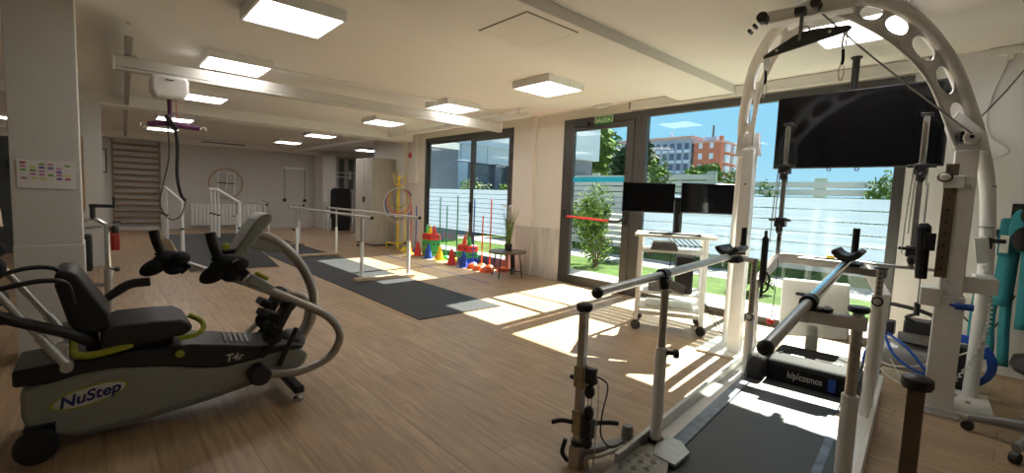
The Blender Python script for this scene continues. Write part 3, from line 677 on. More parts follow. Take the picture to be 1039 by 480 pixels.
MB().prism(seat, 'xz', 3.17, 3.58).build('seat', 'vinyl', NS, bevel=0.035, seg=3)
MB().b2((0.04, 3.26, 0.445), (0.31, 3.50, 0.515)).build('seat_carriage', 'black', NS, bevel=0.012)
MB().ell((0.325, 3.183, 0.405), (0.022, 0.012, 0.022)).build('seat_lever', 'lime', NS)
bkp = [(-0.12, 0.63), (-0.165, 0.83), (-0.165, 0.895), (-0.13, 0.91), (-0.085, 0.895), (0.035, 0.67), (0.04, 0.60), (-0.02, 0.57), (-0.09, 0.58)]
MB().prism(bkp, 'xz', 3.21, 3.58).build('backrest', 'vinyl', NS, bevel=0.035, seg=3)
MB().bar((-0.03, 3.38, 0.45), (-0.06, 3.38, 0.65), 0.08, 0.06, up=(1, 0, 0)).build('back_support', 'black', NS, bevel=0.01)
MB().tube([(0.12, 3.19, 0.497), (0.03, 3.17, 0.485), (-0.06, 3.17, 0.478), (-0.105, 3.18, 0.50), (-0.105, 3.20, 0.56)], 0.018, 10, 5).build('seat_handle', 'lime', NS)
MB().tube([(0.38, 3.28, 0.60), (0.435, 3.25, 0.565), (0.44, 3.21, 0.53), (0.40, 3.18, 0.505), (0.32, 3.18, 0.497)], 0.015, 10, 5).build('seat_handle', 'lime', NS)
MB().tube([(-0.01, 3.67, 0.63), (0.06, 3.69, 0.685), (0.14, 3.70, 0.735), (0.235, 3.70, 0.742)], lambda q: 0.018 + 0.010 * min(1, q * 2), 10, 5).build('armrest', 'vinyl', NS)
MB().tube([(-0.10, 3.19, 0.74), (-0.12, 3.16, 0.85), (-0.20, 3.15, 0.875), (-0.32, 3.14, 0.855), (-0.42, 3.14, 0.83)], 0.012, 10, 5).build('armrest', 'vinyl', NS)
MB().tube([(-0.13, 3.30, 0.87), (-0.17, 3.28, 0.915), (-0.25, 3.26, 0.925), (-0.33, 3.24, 0.905), (-0.42, 3.22, 0.875)], 0.011, 10, 5).build('armrest', 'vinyl', NS)
MB().tube([(-0.02, 3.24, 0.51), (-0.11, 3.17, 0.595), (-0.20, 3.14, 0.65), (-0.33, 3.13, 0.72), (-0.44, 3.13, 0.80)], 0.025, 10, 5).build('leg_stabiliser', 'black', NS)
for y, dz in ((3.14, 0.0), (3.62, 0.0)):
    q = MB().cyl((-0.42, y, 0.965 + dz), (-0.20, y, 0.575 + dz), 0.015).cyl((-0.22, y, 0.61 + dz), (-0.13, y, 0.452 + dz), 0.021)
    q.cyl((-0.13, y - 0.03, 0.448 + dz), (-0.13, y + 0.03, 0.448 + dz), 0.025); q.build('link_arm', 'silver', NS)
    MB().bar((-0.14, y + 0.03, 0.46), (-0.145, y + 0.03, 0.55), 0.04, 0.02, up=(0, 1, 0)).cyl((-0.145, y + 0.0, 0.54), (-0.145, y + 0.05, 0.54), 0.024).build('pivot', 'silver', NS, bevel=0.004)
MB().ell((-0.42, 3.15, 0.985), (0.085, 0.07, 0.08)).ell((-0.36, 3.12, 1.035), (0.055, 0.05, 0.045)).ell((-0.365, 3.14, 0.945), (0.055, 0.05, 0.06)).build('hand_strap', 'blackfab', NS)
NY, FY = 3.13, 3.73
MB().tube([(0.66, NY, 0.80), (0.78, NY, 0.725), (0.92, NY, 0.645), (1.06, NY, 0.565), (1.16, NY, 0.48), (1.21, NY, 0.37), (1.16, NY, 0.255), (1.05, NY, 0.20), (0.90, NY, 0.18), (0.73, NY + 0.03, 0.205)], 0.027, 12, 6).build('arm', 'greytube', NS)
MB().cyl((0.56, NY, 0.885), (0.70, NY, 0.785), 0.018).build('telescopic_arm', 'silver', NS)
MB().bar((0.655, NY, 0.82), (0.785, NY, 0.73), 0.07, 0.062).build('arm_sleeve', 'greyplastic', NS, bevel=0.012)
MB().bar((0.695, NY, 0.845), (0.765, NY, 0.80), 0.03, 0.025).build('release_lever', 'lime', NS, bevel=0.008)
MB().cyl((0.72, NY - 0.02, 0.205), (0.72, NY + 0.09, 0.205), 0.062, n=24).build('arm_pivot', 'black', NS, bevel=0.01)
MB().cyl((0.36, FY, 0.87), (0.66, FY, 0.735), 0.018).build('telescopic_arm', 'silver', NS)
MB().tube([(0.64, FY, 0.745), (0.78, FY, 0.675), (0.93, FY, 0.60), (1.08, FY, 0.565), (1.17, FY, 0.52), (1.195, FY, 0.40), (1.14, FY, 0.26), (1.0, FY, 0.20), (0.85, FY - 0.03, 0.19), (0.73, FY - 0.08, 0.205)], 0.027, 12, 6).build('arm', 'greytube', NS)
MB().cyl((0.72, FY - 0.16, 0.205), (0.72, FY - 0.06, 0.205), 0.062, n=24).build('arm_pivot', 'black', NS, bevel=0.01)
def grip(xh, yh, zh, s):
    MB().tube([(xh - 0.075, yh, zh + 0.195), (xh - 0.06, yh, zh + 0.12), (xh - 0.03, yh, zh + 0.03)], 0.027, 12, 5).build('hand_grip', 'blackrub', NS)
    g = MB().ell((xh + 0.0, yh, zh - 0.005), (0.085, 0.055, 0.065)).ell((xh - 0.075 * s, yh - 0.01, zh - 0.035), (0.085, 0.045, 0.048), R=Matrix.Rotation(math.radians(-30), 3, 'Y')).ell((xh + 0.055, yh - 0.02, zh + 0.015), (0.06, 0.05, 0.045)).ell((xh + 0.02, yh - 0.03, zh - 0.06), (0.05, 0.04, 0.03)).ell((xh - 0.01, yh, zh + 0.045), (0.065, 0.03, 0.02))
    g.build('hand_mitt', 'blackfab', NS)
    MB().bar((xh + 0.05, yh - 0.03, zh - 0.075), (xh + 0.10, yh - 0.03, zh - 0.025), 0.03, 0.045).build('mitt_strap', 'blackfab', NS, bevel=0.006)
grip(0.545, NY, 0.895, 0.75)
grip(0.335, FY, 0.865, 1.0)
MB().bar((0.57, NY - 0.056, 0.915), (0.60, NY - 0.056, 0.935), 0.012, 0.03).build('mitt_logo', 'midgrey', NS)
MB().tube([(0.745, 3.41, 1.055), (0.83, 3.41, 1.03), (0.91, 3.41, 0.98), (0.99, 3.41, 0.90), (1.06, 3.41, 0.80), (1.115, 3.41, 0.67), (1.13, 3.41, 0.56), (1.105, 3.41, 0.42), (1.03, 3.41, 0.30), (0.95, 3.41, 0.25)], 0.033, 12, 6).build('console_stem', 'greytube', NS)
MB().prism([(0.715, 1.055), (0.74, 1.075), (0.92, 0.985), (0.92, 0.925), (0.84, 0.93), (0.71, 0.97)], 'xz', 3.385, 3.435).build('console_neck', 'greyplastic', NS, bevel=0.012)
cn = [(0.615, 0.935), (0.635, 0.92), (0.675, 0.93), (0.79, 1.09), (0.835, 1.145), (0.835, 1.18), (0.805, 1.195), (0.765, 1.178), (0.715, 1.115)]
MB().prism(cn, 'xz', 3.29, 3.53).build('console', 'greyplastic', NS, bevel=0.025, seg=3)
MB().prism([(0.618, 0.955), (0.638, 0.975), (0.752, 1.148), (0.743, 1.153)], 'xz', 3.315, 3.505).build('display', 'midgrey', NS, bevel=0.003)
MB().tube([(0.53, 3.35, 0.945), (0.62, 3.33, 0.955), (0.69, 3.31, 0.95)], 0.018, 10, 4).build('console_handle', 'black', NS)
MB().ell((0.585, 3.34, 0.98), (0.022, 0.02, 0.028)).build('knob', 'lime', NS)
for y, dx in ((3.17, 0.02), (3.56, 0.07)):
    Rm = Matrix.Rotation(math.radians(28), 3, 'Y')
    MB().box((0.82 + dx, y, 0.525), (0.05, 0.13, 0.28), Rm).build('pedal', 'blackrub', NS, bevel=0.015)
    MB().box((0.775 + dx, y, 0.56), (0.07, 0.15, 0.05), Rm).box((0.78 + dx, y, 0.48), (0.08, 0.15, 0.05), Rm).ell((0.78 + dx, y, 0.435), (0.06, 0.07, 0.06)).ell((0.87 + dx, y, 0.62), (0.05, 0.06, 0.045)).build('foot_strap', 'blackfab', NS, bevel=0.012)
    MB().bar((0.80 + dx, y, 0.41), (0.72 + dx, y + 0.03, 0.30), 0.04, 0.035).bar((0.92 + dx, y, 0.46), (0.82 + dx, y + 0.02, 0.22), 0.03, 0.03).build('pedal_arm', 'black', NS, bevel=0.006)
MB().ell((0.97, 3.38, 0.32), (0.09, 0.12, 0.075)).build('front_boot', 'black', NS)
MB().tube([(0.72, 3.62, 0.32), (0.82, 3.64, 0.40), (0.93, 3.66, 0.48), (1.03, 3.66, 0.62)], 0.02, 10, 5).build('pedal_link', 'silver', NS)
NS.location.y -= 0.08

# ================================================================ TREADMILL with local axes
TH = math.radians(6.5)
TX, TY = 2.9, 0.53
cs, sn = math.cos(TH), math.sin(TH)
def TL(lx, ly, z=0): return V((lx * cs - ly * sn, lx * sn + ly * cs, z))
tl0 = TL(TX, TY)
TM = thing('treadmill', 'black belted rehabilitation treadmill with chrome handrails and white frame', 'treadmill', tl0, TH)
def tb(mb, name, m, parent=None, **kw):
    mb.shift(-TX, -TY); return mb.build(name, m, parent or TM, local=True, **kw)
# frame profiles
tb(MB().b2((2.0, 1.01, 0.0), (4.45, 1.035, 0.115)), 'side_profile', 'alu', bevel=0.003)
tb(MB().b2((1.5, 0.11, 0.0), (4.45, 0.135, 0.115)), 'side_profile', 'white', bevel=0.003)
tb(MB().b2((2.1, 0.932, 0.0), (4.4, 1.01, 0.046)), 'side_ledge', 'white', bevel=0.003)
tb(MB().b2((1.5, 0.135, 0.0), (4.4, 0.218, 0.046)), 'side_ledge', 'white', bevel=0.003)
tb(MB().b2((1.7, 0.852, 0.004), (3.9, 0.932, 0.052)), 'side_deck', 'dirtstrip', bevel=0.003)
tb(MB().b2((1.5, 0.218, 0.004), (3.9, 0.298, 0.052)), 'side_deck', 'black', bevel=0.003)
tb(MB().b2((2.6, 0.262, 0.051), (3.2, 0.302, 0.0545)), 'edge_strip', 'dirtstrip')
tb(MB().b2((3.2, 0.272, 0.051), (3.55, 0.302, 0.0545)), 'worn_sticker', 'brownwood')
tb(MB().b2((2.2, 0.262, 0.051), (2.6, 0.315, 0.0555)), 'edge_sticker', 'blue')
tb(MB().b2((1.55, 0.302, 0.012), (3.95, 0.848, 0.050)).cyl((1.55, 0.302, 0.031), (1.55, 0.848, 0.031), 0.019, n=16), 'belt', 'belt', bevel=0.003)
tb(MB().b2((1.56, 0.22, 0.0), (4.4, 0.93, 0.008)), 'underframe', 'black')
# motor hood
hood = [(3.89, 0.045), (3.885, 0.165), (3.91, 0.20), (3.98, 0.215), (4.34, 0.222), (4.40, 0.205), (4.43, 0.15), (4.43, 0.012), (3.93, 0.012)]
tb(MB().prism(hood, 'xz', 0.235, 0.785), 'motor_hood', 'hood', bevel=0.02, seg=3)
tb(MB().prism([(3.80, 0.035), (3.80, 0.12), (3.86, 0.205), (3.98, 0.25), (4.12, 0.24), (4.16, 0.035)], 'xz', 0.79, 0.915), 'roller_cover', 'black', bevel=0.025, seg=3)
tb(MB().prism([(3.84, 0.035), (3.84, 0.12), (3.90, 0.19), (4.0, 0.21), (4.16, 0.20), (4.16, 0.035)], 'xz', 0.215, 0.23), 'roller_cover', 'black', bevel=0.006, seg=2)
tt = text_mesh('h/p/cosmos', 0.064, depth=0.002, bold=0.0003)
tt.v = [V((3.883 - p.z, 0.535 - p.x * 0.74, 0.118 + p.y * 1.1)) for p in tt.v]
tb(tt, 'lettering', 'badge')
tb(MB().b2((3.876, 0.345, 0.07), (3.888, 0.39, 0.16)), 'sticker', 'blue')
tb(MB().box((4.08, 0.62, 0.2190), (0.02, 0.09, 0.004)), 'warning_label', 'badge')
tb(MB().box((4.10, 0.42, 0.2195), (0.03, 0.17, 0.004)), 'warning_label', 'badge')
tb(MB().tube([(4.06, 0.74, 0.222), (4.24, 0.66, 0.230), (4.28, 0.46, 0.230), (4.16, 0.28, 0.224)], 0.004, 6, 6), 'cable', 'blackrub')
# rear step plates
lug = MB()
for i in range(15):
    for j in range(19):
        lx, ly = 1.655 + i * 0.040, 0.14 + j * 0.047
        if not (lx < 1.93 or (ly > 0.86 and lx < 2.2)): continue
        an = PI / 4 if (i + j) % 2 else -PI / 4
        for q in (-0.011, 0, 0.011):
            lug.box((lx - q * math.sin(an), ly + q * math.cos(an), 0.069), (0.026, 0.0045, 0.006), an)
lug_v, lug_f = lug.v, lug.f
tb(MB().add(lug_v, lug_f).prism([(1.62, 0.10), (1.62, 1.02), (2.22, 1.02), (2.28, 0.97), (2.26, 0.86), (2.08, 0.80), (2.0, 0.72), (1.95, 0.10)], 'xy', 0.058, 0.068), 'step_plate', 'chequer')
tb(MB().prism([(2.18, 0.80), (2.20, 0.92), (2.30, 0.955), (2.43, 0.94), (2.43, 0.87), (2.35, 0.79)], 'xy', 0.056, 0.075), 'corner_plate', 'alu', bevel=0.002)
tb(MB().tube([(1.92, 1.14, 0.02), (1.92, 1.14, 0.075), (1.97, 1.09, 0.09), (2.12, 1.055, 0.09), (2.15, 1.05, 0.04)], 0.011, 8, 4), 'wire_handle', 'alu')
# rear expander posts
def expander(lx, ly, side, mat_tube, full):
    hw_ = 0.019 if full else 0.022
    p = tb(MB().b2((lx - hw_, ly - hw_, 0.03), (lx + hw_, ly + hw_, 0.815)), 'expander_post', mat_tube, bevel=0.003)
    tb(MB().lathe([(0.0, 0.808), (0.036, 0.808), (0.042, 0.82), (0.040, 0.84), (0.02, 0.85), (0, 0.851)], (lx, ly, 0), 18), 'post_cap', 'black', p)
    tb(MB().b2((lx - 0.032, ly - 0.032, 0.0), (lx + 0.032, ly + 0.032, 0.12)), 'post_foot', 'steel', p, bevel=0.004)
    if not full: return
    for z, h in ((0.42, 0.11), (0.18, 0.12)):
        tb(MB().b2((lx - 0.027, ly - 0.027, z), (lx + 0.027, ly + 0.027, z + h)), 'clamp', 'brass', p, bevel=0.003)
    s = -side
    tb(MB().b2((lx - 0.02, ly + s * 0.033, 0.45), (lx + 0.02, ly + s * 0.085, 0.53)), 'cleat', 'black', p, bevel=0.006)
    tb(MB().b2((lx - 0.03, ly + s * 0.03, 0.17), (lx + 0.03, ly + s * 0.08, 0.27)), 'cleat', 'black', p, bevel=0.006)
    for z, rr in ((0.41, 0.035), (0.30, 0.040), (0.145, 0.03)):
        tb(MB().ell((lx, ly + s * 0.055, z), (0.03, 0.025, rr)), 'pulley', 'black', p)
    for q in ([(lx - 0.01, ly + s * 0.055, 0.40), (lx - 0.01, ly + s * 0.055, 0.30), (lx, ly + s * 0.05, 0.16)], [(lx + 0.012, ly + s * 0.06, 0.41), (lx + 0.012, ly + s * 0.06, 0.22)], [(lx, ly + s * 0.085, 0.52), (lx, ly + s * 0.105, 0.40), (lx, ly + s * 0.095, 0.05)]):
        tb(MB().tube(q, 0.003, 6, 4), 'cord', 'steel', p)
    tb(MB().tube([(lx, ly + s * 0.08, 0.50), (lx + 0.02, ly + s * 0.14, 0.46), (lx, ly + s * 0.13, 0.32), (lx + 0.02, ly + s * 0.12, 0.20), (lx + 0.06, ly + s * 0.16, 0.14), (lx + 0.20, ly + s * 0.16, 0.125)], 0.004, 6, 6), 'cable', 'blackrub', p)
    for q in ([(lx - 0.02, ly + 0.02, 0.235), (lx - 0.06, ly + 0.065, 0.242), (lx - 0.095, ly + 0.10, 0.232)], [(lx + 0.03, ly - 0.05, 0.235), (lx + 0.09, ly - 0.11, 0.24), (lx + 0.13, ly - 0.15, 0.236)], [(lx, ly + 0.02, 0.455), (lx, ly + 0.06, 0.456)], [(lx - 0.02, ly + 0.06, 0.13), (lx - 0.03, ly + 0.07, 0.06), (lx - 0.02, ly + 0.04, 0.02)]):
        tb(MB().tube(q, 0.012, 8, 4), 'handle', 'black', p)
    tb(MB().cyl((lx, ly, 0.118), (lx, ly, 0.14), 0.036), 'collar', 'black', p)
expander(1.93, 1.205, 1, 'steel', True)
expander(1.89, -0.035, -1, 'bronze', False)
tb(MB().bar((1.93, 1.205, 0.07), (2.26, 1.03, 0.075), 0.06, 0.05), 'outrigger', 'midgrey', bevel=0.006)
tb(MB().bar((1.89, -0.035, 0.07), (1.95, 0.12, 0.07), 0.06, 0.05), 'outrigger', 'midgrey', bevel=0.006)
tb(MB().lathe([(0.0, 0.095), (0.032, 0.095), (0.030, 0.155), (0.022, 0.17), (0, 0.17)], (2.2, 1.07, 0), 16), 'grey_knob', 'midgrey')
# handrail posts
def rail_post(lx, ly, zs, zt, ring=None):
    p = tb(MB().cyl((lx, ly, 0.04), (lx, ly, zs), 0.031, n=20), 'rail_post', 'white')
    tb(MB().cyl((lx, ly, zs - 0.01), (lx, ly, zt), 0.021, n=16), 'inner_tube', 'steel', p)
    return p
pRL = rail_post(2.36, 0.982, 0.583, 0.955)
tb(MB().cyl((2.36, 0.955, 0.56), (2.38, 0.915, 0.56), 0.012).cyl((2.372, 0.918, 0.56), (2.385, 0.898, 0.56), 0.024), 'knob', 'black', pRL)
tb(MB().lathe([(0.034, 0.06), (0.045, 0.06), (0.045, 0.075), (0.034, 0.075)], (2.36, 0.982, 0), 18), 'collar', 'black', pRL)
pRR = rail_post(2.36, 0.158, 0.582, 0.93)
tb(MB().cyl((2.36, 0.158, 0.92), (2.36, 0.158, 0.945), 0.014).lathe([(0, 0.935), (0.036, 0.935), (0.04, 0.945), (0.036, 0.958), (0, 0.96)], (2.36, 0.158, 0), 18), 'knob', 'black', pRR)
tb(MB().bar((2.36, 0.125, 0.888), (2.35, 0.345, 0.888), 0.045, 0.055).cyl((2.35, 0.345, 0.858), (2.35, 0.345, 0.918), 0.03), 'bracket', 'white', pRR, bevel=0.006)
tb(MB().cyl((2.35, 0.345, 0.90), (2.35, 0.345, 0.95), 0.016).b2((2.32, 0.28, 0.915), (2.38, 0.335, 0.93)), 'rail_clamp', 'black', pRR)
tb(MB().lathe([(0, 0.915), (0.02, 0.915), (0.024, 0.93), (0, 0.945)], (2.35, 0.265, 0), 14), 'clamp_knob', 'black', pRR)
pFL = rail_post(3.90, 0.93, 0.525, 0.955)
pFR = rail_post(3.66, 0.158, 0.83, 1.0)
for (lx, ly, z, p) in ((3.90, 0.93, 0.50, pFL), (3.66, 0.158, 0.795, pFR)):
    n = 24
    tb(MB().tube([(lx - 0.034, ly + 0.026 * math.cos(2 * PI * i / n), z + 0.026 * math.sin(2 * PI * i / n)) for i in range(n)], 0.005, 6, 1, closed=True), 'clamp_ring', 'black', p)
for (lx, ly, z0_, z1_, p) in ((3.90, 0.93, 0.56, 0.93, pFL), (3.66, 0.158, 0.85, 0.98, pFR)):
    hs = MB(); z = z0_
    while z < z1_: hs.cyl((lx - 0.0225, ly, z), (lx, ly, z), 0.006, n=8); z += 0.03
    tb(hs, 'holes', 'black', p)
# handrails
for nm, a, b, knee in (('L', (1.70, 1.0, 0.962), (3.86, 1.075, 0.968), 0.335), ('R', (1.60, 0.33, 0.912), (3.86, 0.34, 1.015), 0.335)):
    a, b = V(a), V(b); d = (b - a).normalized()
    e = (b - a).length
    h = tb(MB().tube([a, a + d * e * 0.36], 0.0215, 16, 1), 'handrail', 'steel')
    tb(MB().tube([a + d * e * 0.34, b], 0.025, 16, 1), 'outer_tube', 'chrome' if nm == 'R' else 'silver', h)
    tb(MB().ell(a - d * 0.004, (0.026, 0.026, 0.026), 16, 8), 'end_cap', 'black', h)
    tb(MB().tube([a + d * e * 0.32, a + d * e * 0.35], 0.034, 16, 1), 'clamp', 'black', h)
    c = b + V((-0.02, 0, 0.050))
    pad = MB(); n = 12; R0 = 0.058; sec = []
    for i in range(n + 1):
        ang = math.radians(200 + 140 * i / n); sec.append((R0 * math.cos(ang), R0 * math.sin(ang) + 0.055))
    for i in range(n, -1, -1):
        ang = math.radians(200 + 140 * i / n); sec.append(((R0 + 0.036) * math.cos(ang), (R0 + 0.045) * math.sin(ang) + 0.055))
    pad.prism([(p[0] + c.y, p[1] + c.z) for p in sec], 'yz', c.x - 0.18, c.x + 0.11)
    tb(pad, 'forearm_pad', 'vinyl', bevel=0.018, seg=3)
    gy = -0.03 if nm == 'L' else -0.015
    tb(MB().tube([(b.x + 0.13, b.y + gy, b.z + 0.0), (b.x + 0.13, b.y + gy, b.z + 0.10), (b.x + 0.13, b.y + gy, b.z + 0.215)], 0.021, 12, 3), 'hand_grip', 'blackrub')
    tb(MB().b2((b.x - 0.10, b.y - 0.07, b.z - 0.05), (b.x + 0.16, b.y + 0.03, b.z - 0.015)).cyl((b.x - 0.03, b.y, b.z - 0.06), (b.x - 0.03, b.y, b.z + 0.05), 0.02), 'pad_mount', 'black', bevel=0.005)
tb(MB().cyl((2.36, 0.985, 0.90), (2.36, 0.995, 0.965), 0.028), 'rail_clamp', 'black', pRL)
tb(MB().bar((2.36, 0.975, 0.93), (2.45, 0.93, 0.89), 0.05, 0.05), 'clamp_plate', 'alu', pRL, bevel=0.005)
tb(MB().bar((3.90, 0.93, 0.94), (3.88, 1.065, 0.945), 0.04, 0.035), 'bracket', 'white', pFL, bevel=0.005)
tb(MB().bar((3.66, 0.13, 0.965), (3.74, 0.36, 0.965), 0.04, 0.045), 'bracket', 'midgrey', pFR, bevel=0.005)
tb(MB().lathe([(0, 0.995), (0.034, 0.995), (0.038, 1.005), (0, 1.015)], (3.66, 0.158, 0), 16), 'knob', 'black', pFR)
# front U beam
ub = MB()
ub.bar((4.50, 0.905, 0.925), (4.50, 0.27, 0.922), 0.055, 0.08)
ub.bar((4.50, 0.895, 0.925), (4.28, 1.0, 0.70), 0.055, 0.075); ub.bar((4.50, 0.28, 0.922), (4.28, 0.14, 0.72), 0.055, 0.075)
ub.bar((4.28, 1.0, 0.75), (4.28, 0.98, 0.03), 0.05, 0.05, up=(1, 0, 0)); ub.bar((4.28, 0.14, 0.76), (4.28, 0.16, 0.03), 0.05, 0.05, up=(1, 0, 0))
tb(ub, 'front_beam', 'white', bevel=0.006)
tb(MB().b2((4.38, 0.37, 0.925), (4.48, 0.73, 0.955)), 'control_shelf', 'white', bevel=0.005)
tb(MB().b2((4.48, -0.14, 0.935), (4.52, 0.30, 0.958)), 'front_bar', 'alu', bevel=0.003)
tb(MB().box((4.49, 0.77, 0.966), (0.05, 0.16, 0.006)), 'beam_label', 'midgrey')
tb(MB().b2((4.42, 0.33, 0.952), (4.50, 0.62, 0.968)), 'button_strip', 'black', bevel=0.003)
tb(MB().ell((4.45, 0.43, 0.978), (0.03, 0.035, 0.022)), 'stop_button', 'red')
tb(MB().ell((4.44, 0.51, 0.974), (0.02, 0.03, 0.018)), 'clip', 'yellow')
# electronics box on a leg
tb(MB().prism([(0.36, 0.29), (0.39, 0.745), (0.875, 0.73), (0.87, 0.215)], 'yz', 4.64, 4.70), 'electronics_box', 'whiteplastic', bevel=0.015)
tb(MB().b2((4.632, 0.62, 0.60), (4.642, 0.76, 0.625)), 'box_slot', 'black')
tb(MB().b2((4.64, 0.57, 0.0), (4.70, 0.66, 0.36)), 'box_leg', 'alu', bevel=0.005)
tb(MB().b2((4.58, 0.5, 0), (4.76, 0.72, 0.02)), 'box_foot', 'alu', bevel=0.005)
# front pulley poles
for ly, zt in ((0.895, 2.05), (0.025, 2.06)):
    p = tb(MB().b2((4.48, ly - 0.018, 0.945), (4.52, ly + 0.018, zt)), 'front_post', 'chrome', bevel=0.003)
    tb(MB().b2((4.46, ly - 0.036, zt - 0.005), (4.54, ly + 0.036, zt + 0.012)), 'post_cap', 'black', p, bevel=0.005)
    for zz in ((1.67, 1.22) if ly > 0.5 else (1.66, 1.06)):
        tb(MB().b2((4.44, ly - 0.04, zz - 0.03), (4.54, ly + 0.04, zz + 0.05)), 'pulley_block', 'black', p, bevel=0.008)
        tb(MB().ell((4.45, ly, zz - 0.05), (0.025, 0.028, 0.04)), 'pulley', 'black', p)
        tb(MB().cyl((4.45, ly - 0.08, zz + 0.03), (4.45, ly + 0.08, zz + 0.03), 0.012), 'locking_bar', 'black', p)
    for q in ([(4.44, ly + 0.04, zt - 0.36), (4.44, ly + 0.055, 1.35), (4.44, ly + 0.06, 1.05)], [(4.43, ly + 0.025, zt - 0.4), (4.43, ly + 0.035, 1.2)], [(4.43, ly - 0.03, zt - 0.38), (4.43, ly - 0.035, 1.55)]):
        tb(MB().tube(q, 0.004, 6, 3), 'cord', 'steel', p)
# hanging strap handles
tb(MB().tube([(4.27, 0.95, 1.16), (4.27, 0.95, 1.04), (4.27, 0.95, 0.86), (4.27, 0.95, 0.60)], lambda q: 0.012 + 0.014 * (0.15 < q < 0.85), 8, 5), 'ankle_strap', 'blackfab')
tb(MB().tube([(4.27, 0.95, 0.84), (4.27, 0.90, 0.77), (4.27, 0.91, 0.67), (4.27, 0.95, 0.63)], 0.008, 8, 5), 'strap_loop', 'blackfab')
tb(MB().ell((4.20, 0.85, 0.42), (0.02, 0.03, 0.025)), 'pull_ball', 'red')
tb(MB().tube([(4.30, 0.85, 0.93), (4.27, 0.85, 0.6), (4.20, 0.85, 0.43)], 0.003, 6, 3), 'pull_cord', 'blackrub')
tb(MB().tube([(4.27, -0.02, 1.56), (4.27, -0.02, 1.36), (4.27, -0.02, 1.29)], 0.006, 8, 2), 'strap_hook', 'steel')
tb(MB().tube([(4.27, -0.02, 1.285), (4.27, -0.025, 1.22), (4.27, -0.03, 1.05), (4.27, -0.035, 0.90)], lambda q: 0.022 + 0.022 * min(1, q * 6) - 0.012 * q, 10, 5).box((4.25, -0.06, 1.16), (0.05, 0.06, 0.12)), 'ankle_strap', 'blackfab', bevel=0.005)

# ================================================================ BODY WEIGHT SUPPORT ARCH
AR = thing('support_arch', 'tall white steel body weight support arch over the treadmill', 'support arch', TL(4.45, 0.5), TH)
AX, AY = 4.45, 0.5
def ab(mb, name, m, parent=None, **kw):
    mb.shift(-AX, -AY); return mb.build(name, m, parent or AR, local=True, **kw)
# right column
ab(MB().b2((4.27, -0.27, 0.02), (4.42, -0.12, 0.80)), 'lower_column', 'white', bevel=0.006)
ab(MB().b2((4.30, -0.255, 0.80), (4.42, -0.135, 1.78)), 'upper_column', 'white', bevel=0.006)
rk = MB().b2((4.292, -0.165, 0.92), (4.302, -0.10, 1.69)); ab(rk, 'lift_track', 'bronze')
hs = MB()
for i in range(9): hs.cyl((4.288, -0.132, 0.98 + i * 0.08), (4.294, -0.132, 0.98 + i * 0.08), 0.008, n=8)
ab(hs, 'track_holes', 'black')
ab(MB().b2((4.27, -0.20, 1.53), (4.30, -0.09, 1.61)), 'slider', 'white', bevel=0.004)
ab(MB().ell((4.262, -0.10, 1.60), (0.012, 0.042, 0.034)), 'slider_ring', 'black')
ab(MB().ell((4.252, -0.10, 1.60), (0.008, 0.03, 0.024)), 'slider_button', 'badge')
ab(MB().b2((4.26, -0.15, 0.72), (4.44, -0.04, 0.84)), 'bracket', 'white', bevel=0.006)
ab(MB().b2((4.34, -0.42, 0.83), (4.45, -0.13, 0.935)).b2((4.40, -0.42, 0.835), (4.78, -0.32, 0.93)), 'bracket', 'white', bevel=0.006)
ab(MB().cyl((4.24, -0.22, 0.745), (4.24, -0.31, 0.745), 0.022).cyl((4.27, -0.2, 0.745), (4.24, -0.22, 0.745), 0.01), 'blue_handle', 'blue')
# left column
ab(MB().b2((4.44, 1.135, 0.02), (4.56, 1.235, 1.86)), 'lower_column', 'white', bevel=0.006)
for z, r in ((0.9, 0.02), (1.02, 0.008), (1.55, 0.008)): ab(MB().cyl((4.435, 1.185, z), (4.442, 1.185, z), r), 'bolt', 'black')
# base plates
ab(MB().b2((4.15, -0.30, 0.0), (4.84, -0.05, 0.014)), 'base_plate', 'alu', bevel=0.003)
ab(MB().b2((4.26, -0.48, 0.0), (4.84, -0.04, 0.022)), 'base_plate', 'whiteplastic', bevel=0.003)
ab(MB().b2((4.3, 1.08, 0.0), (4.92, 1.46, 0.022)), 'base_plate', 'whiteplastic', bevel=0.003)
bt = MB()
for p in ((4.55, -0.2), (4.66, -0.3), (4.55, -0.36), (4.75, -0.24)): bt.cyl((p[0], p[1], 0.02), (p[0], p[1], 0.036), 0.014, n=6)
ab(bt, 'bolt', 'steel')
# arch tubes: leans over the treadmill
tubeR = [(4.75, -0.38, 0.02), (4.75, -0.385, 0.6), (4.73, -0.375, 1.1), (4.68, -0.335, 1.55), (4.55, -0.27, 1.82), (4.42, -0.20, 2.02), (4.18, -0.06, 2.34), (3.92, 0.13, 2.575), (3.72, 0.30, 2.66), (3.62, 0.52, 2.70)]
tubeL = [(4.74, 1.32, 0.02), (4.74, 1.32, 0.6), (4.71, 1.31, 1.1), (4.64, 1.285, 1.55), (4.56, 1.262, 1.85), (4.45, 1.245, 2.12), (4.20, 1.13, 2.46), (3.92, 0.94, 2.63), (3.72, 0.75, 2.69), (3.62, 0.52, 2.70)]
for tp in (tubeR, tubeL):
    ab(MB().tube(tp, 0.043, 16, 6), 'arch_tube', 'white')
for z, p in ((1.27, (4.71, -0.355)), (1.56, (4.68, -0.335))):
    ab(MB().lathe([(0.0445, -0.004), (0.0465, 0.0), (0.0445, 0.004)], (p[0], p[1], z), 20), 'tube_seam', 'midgrey')
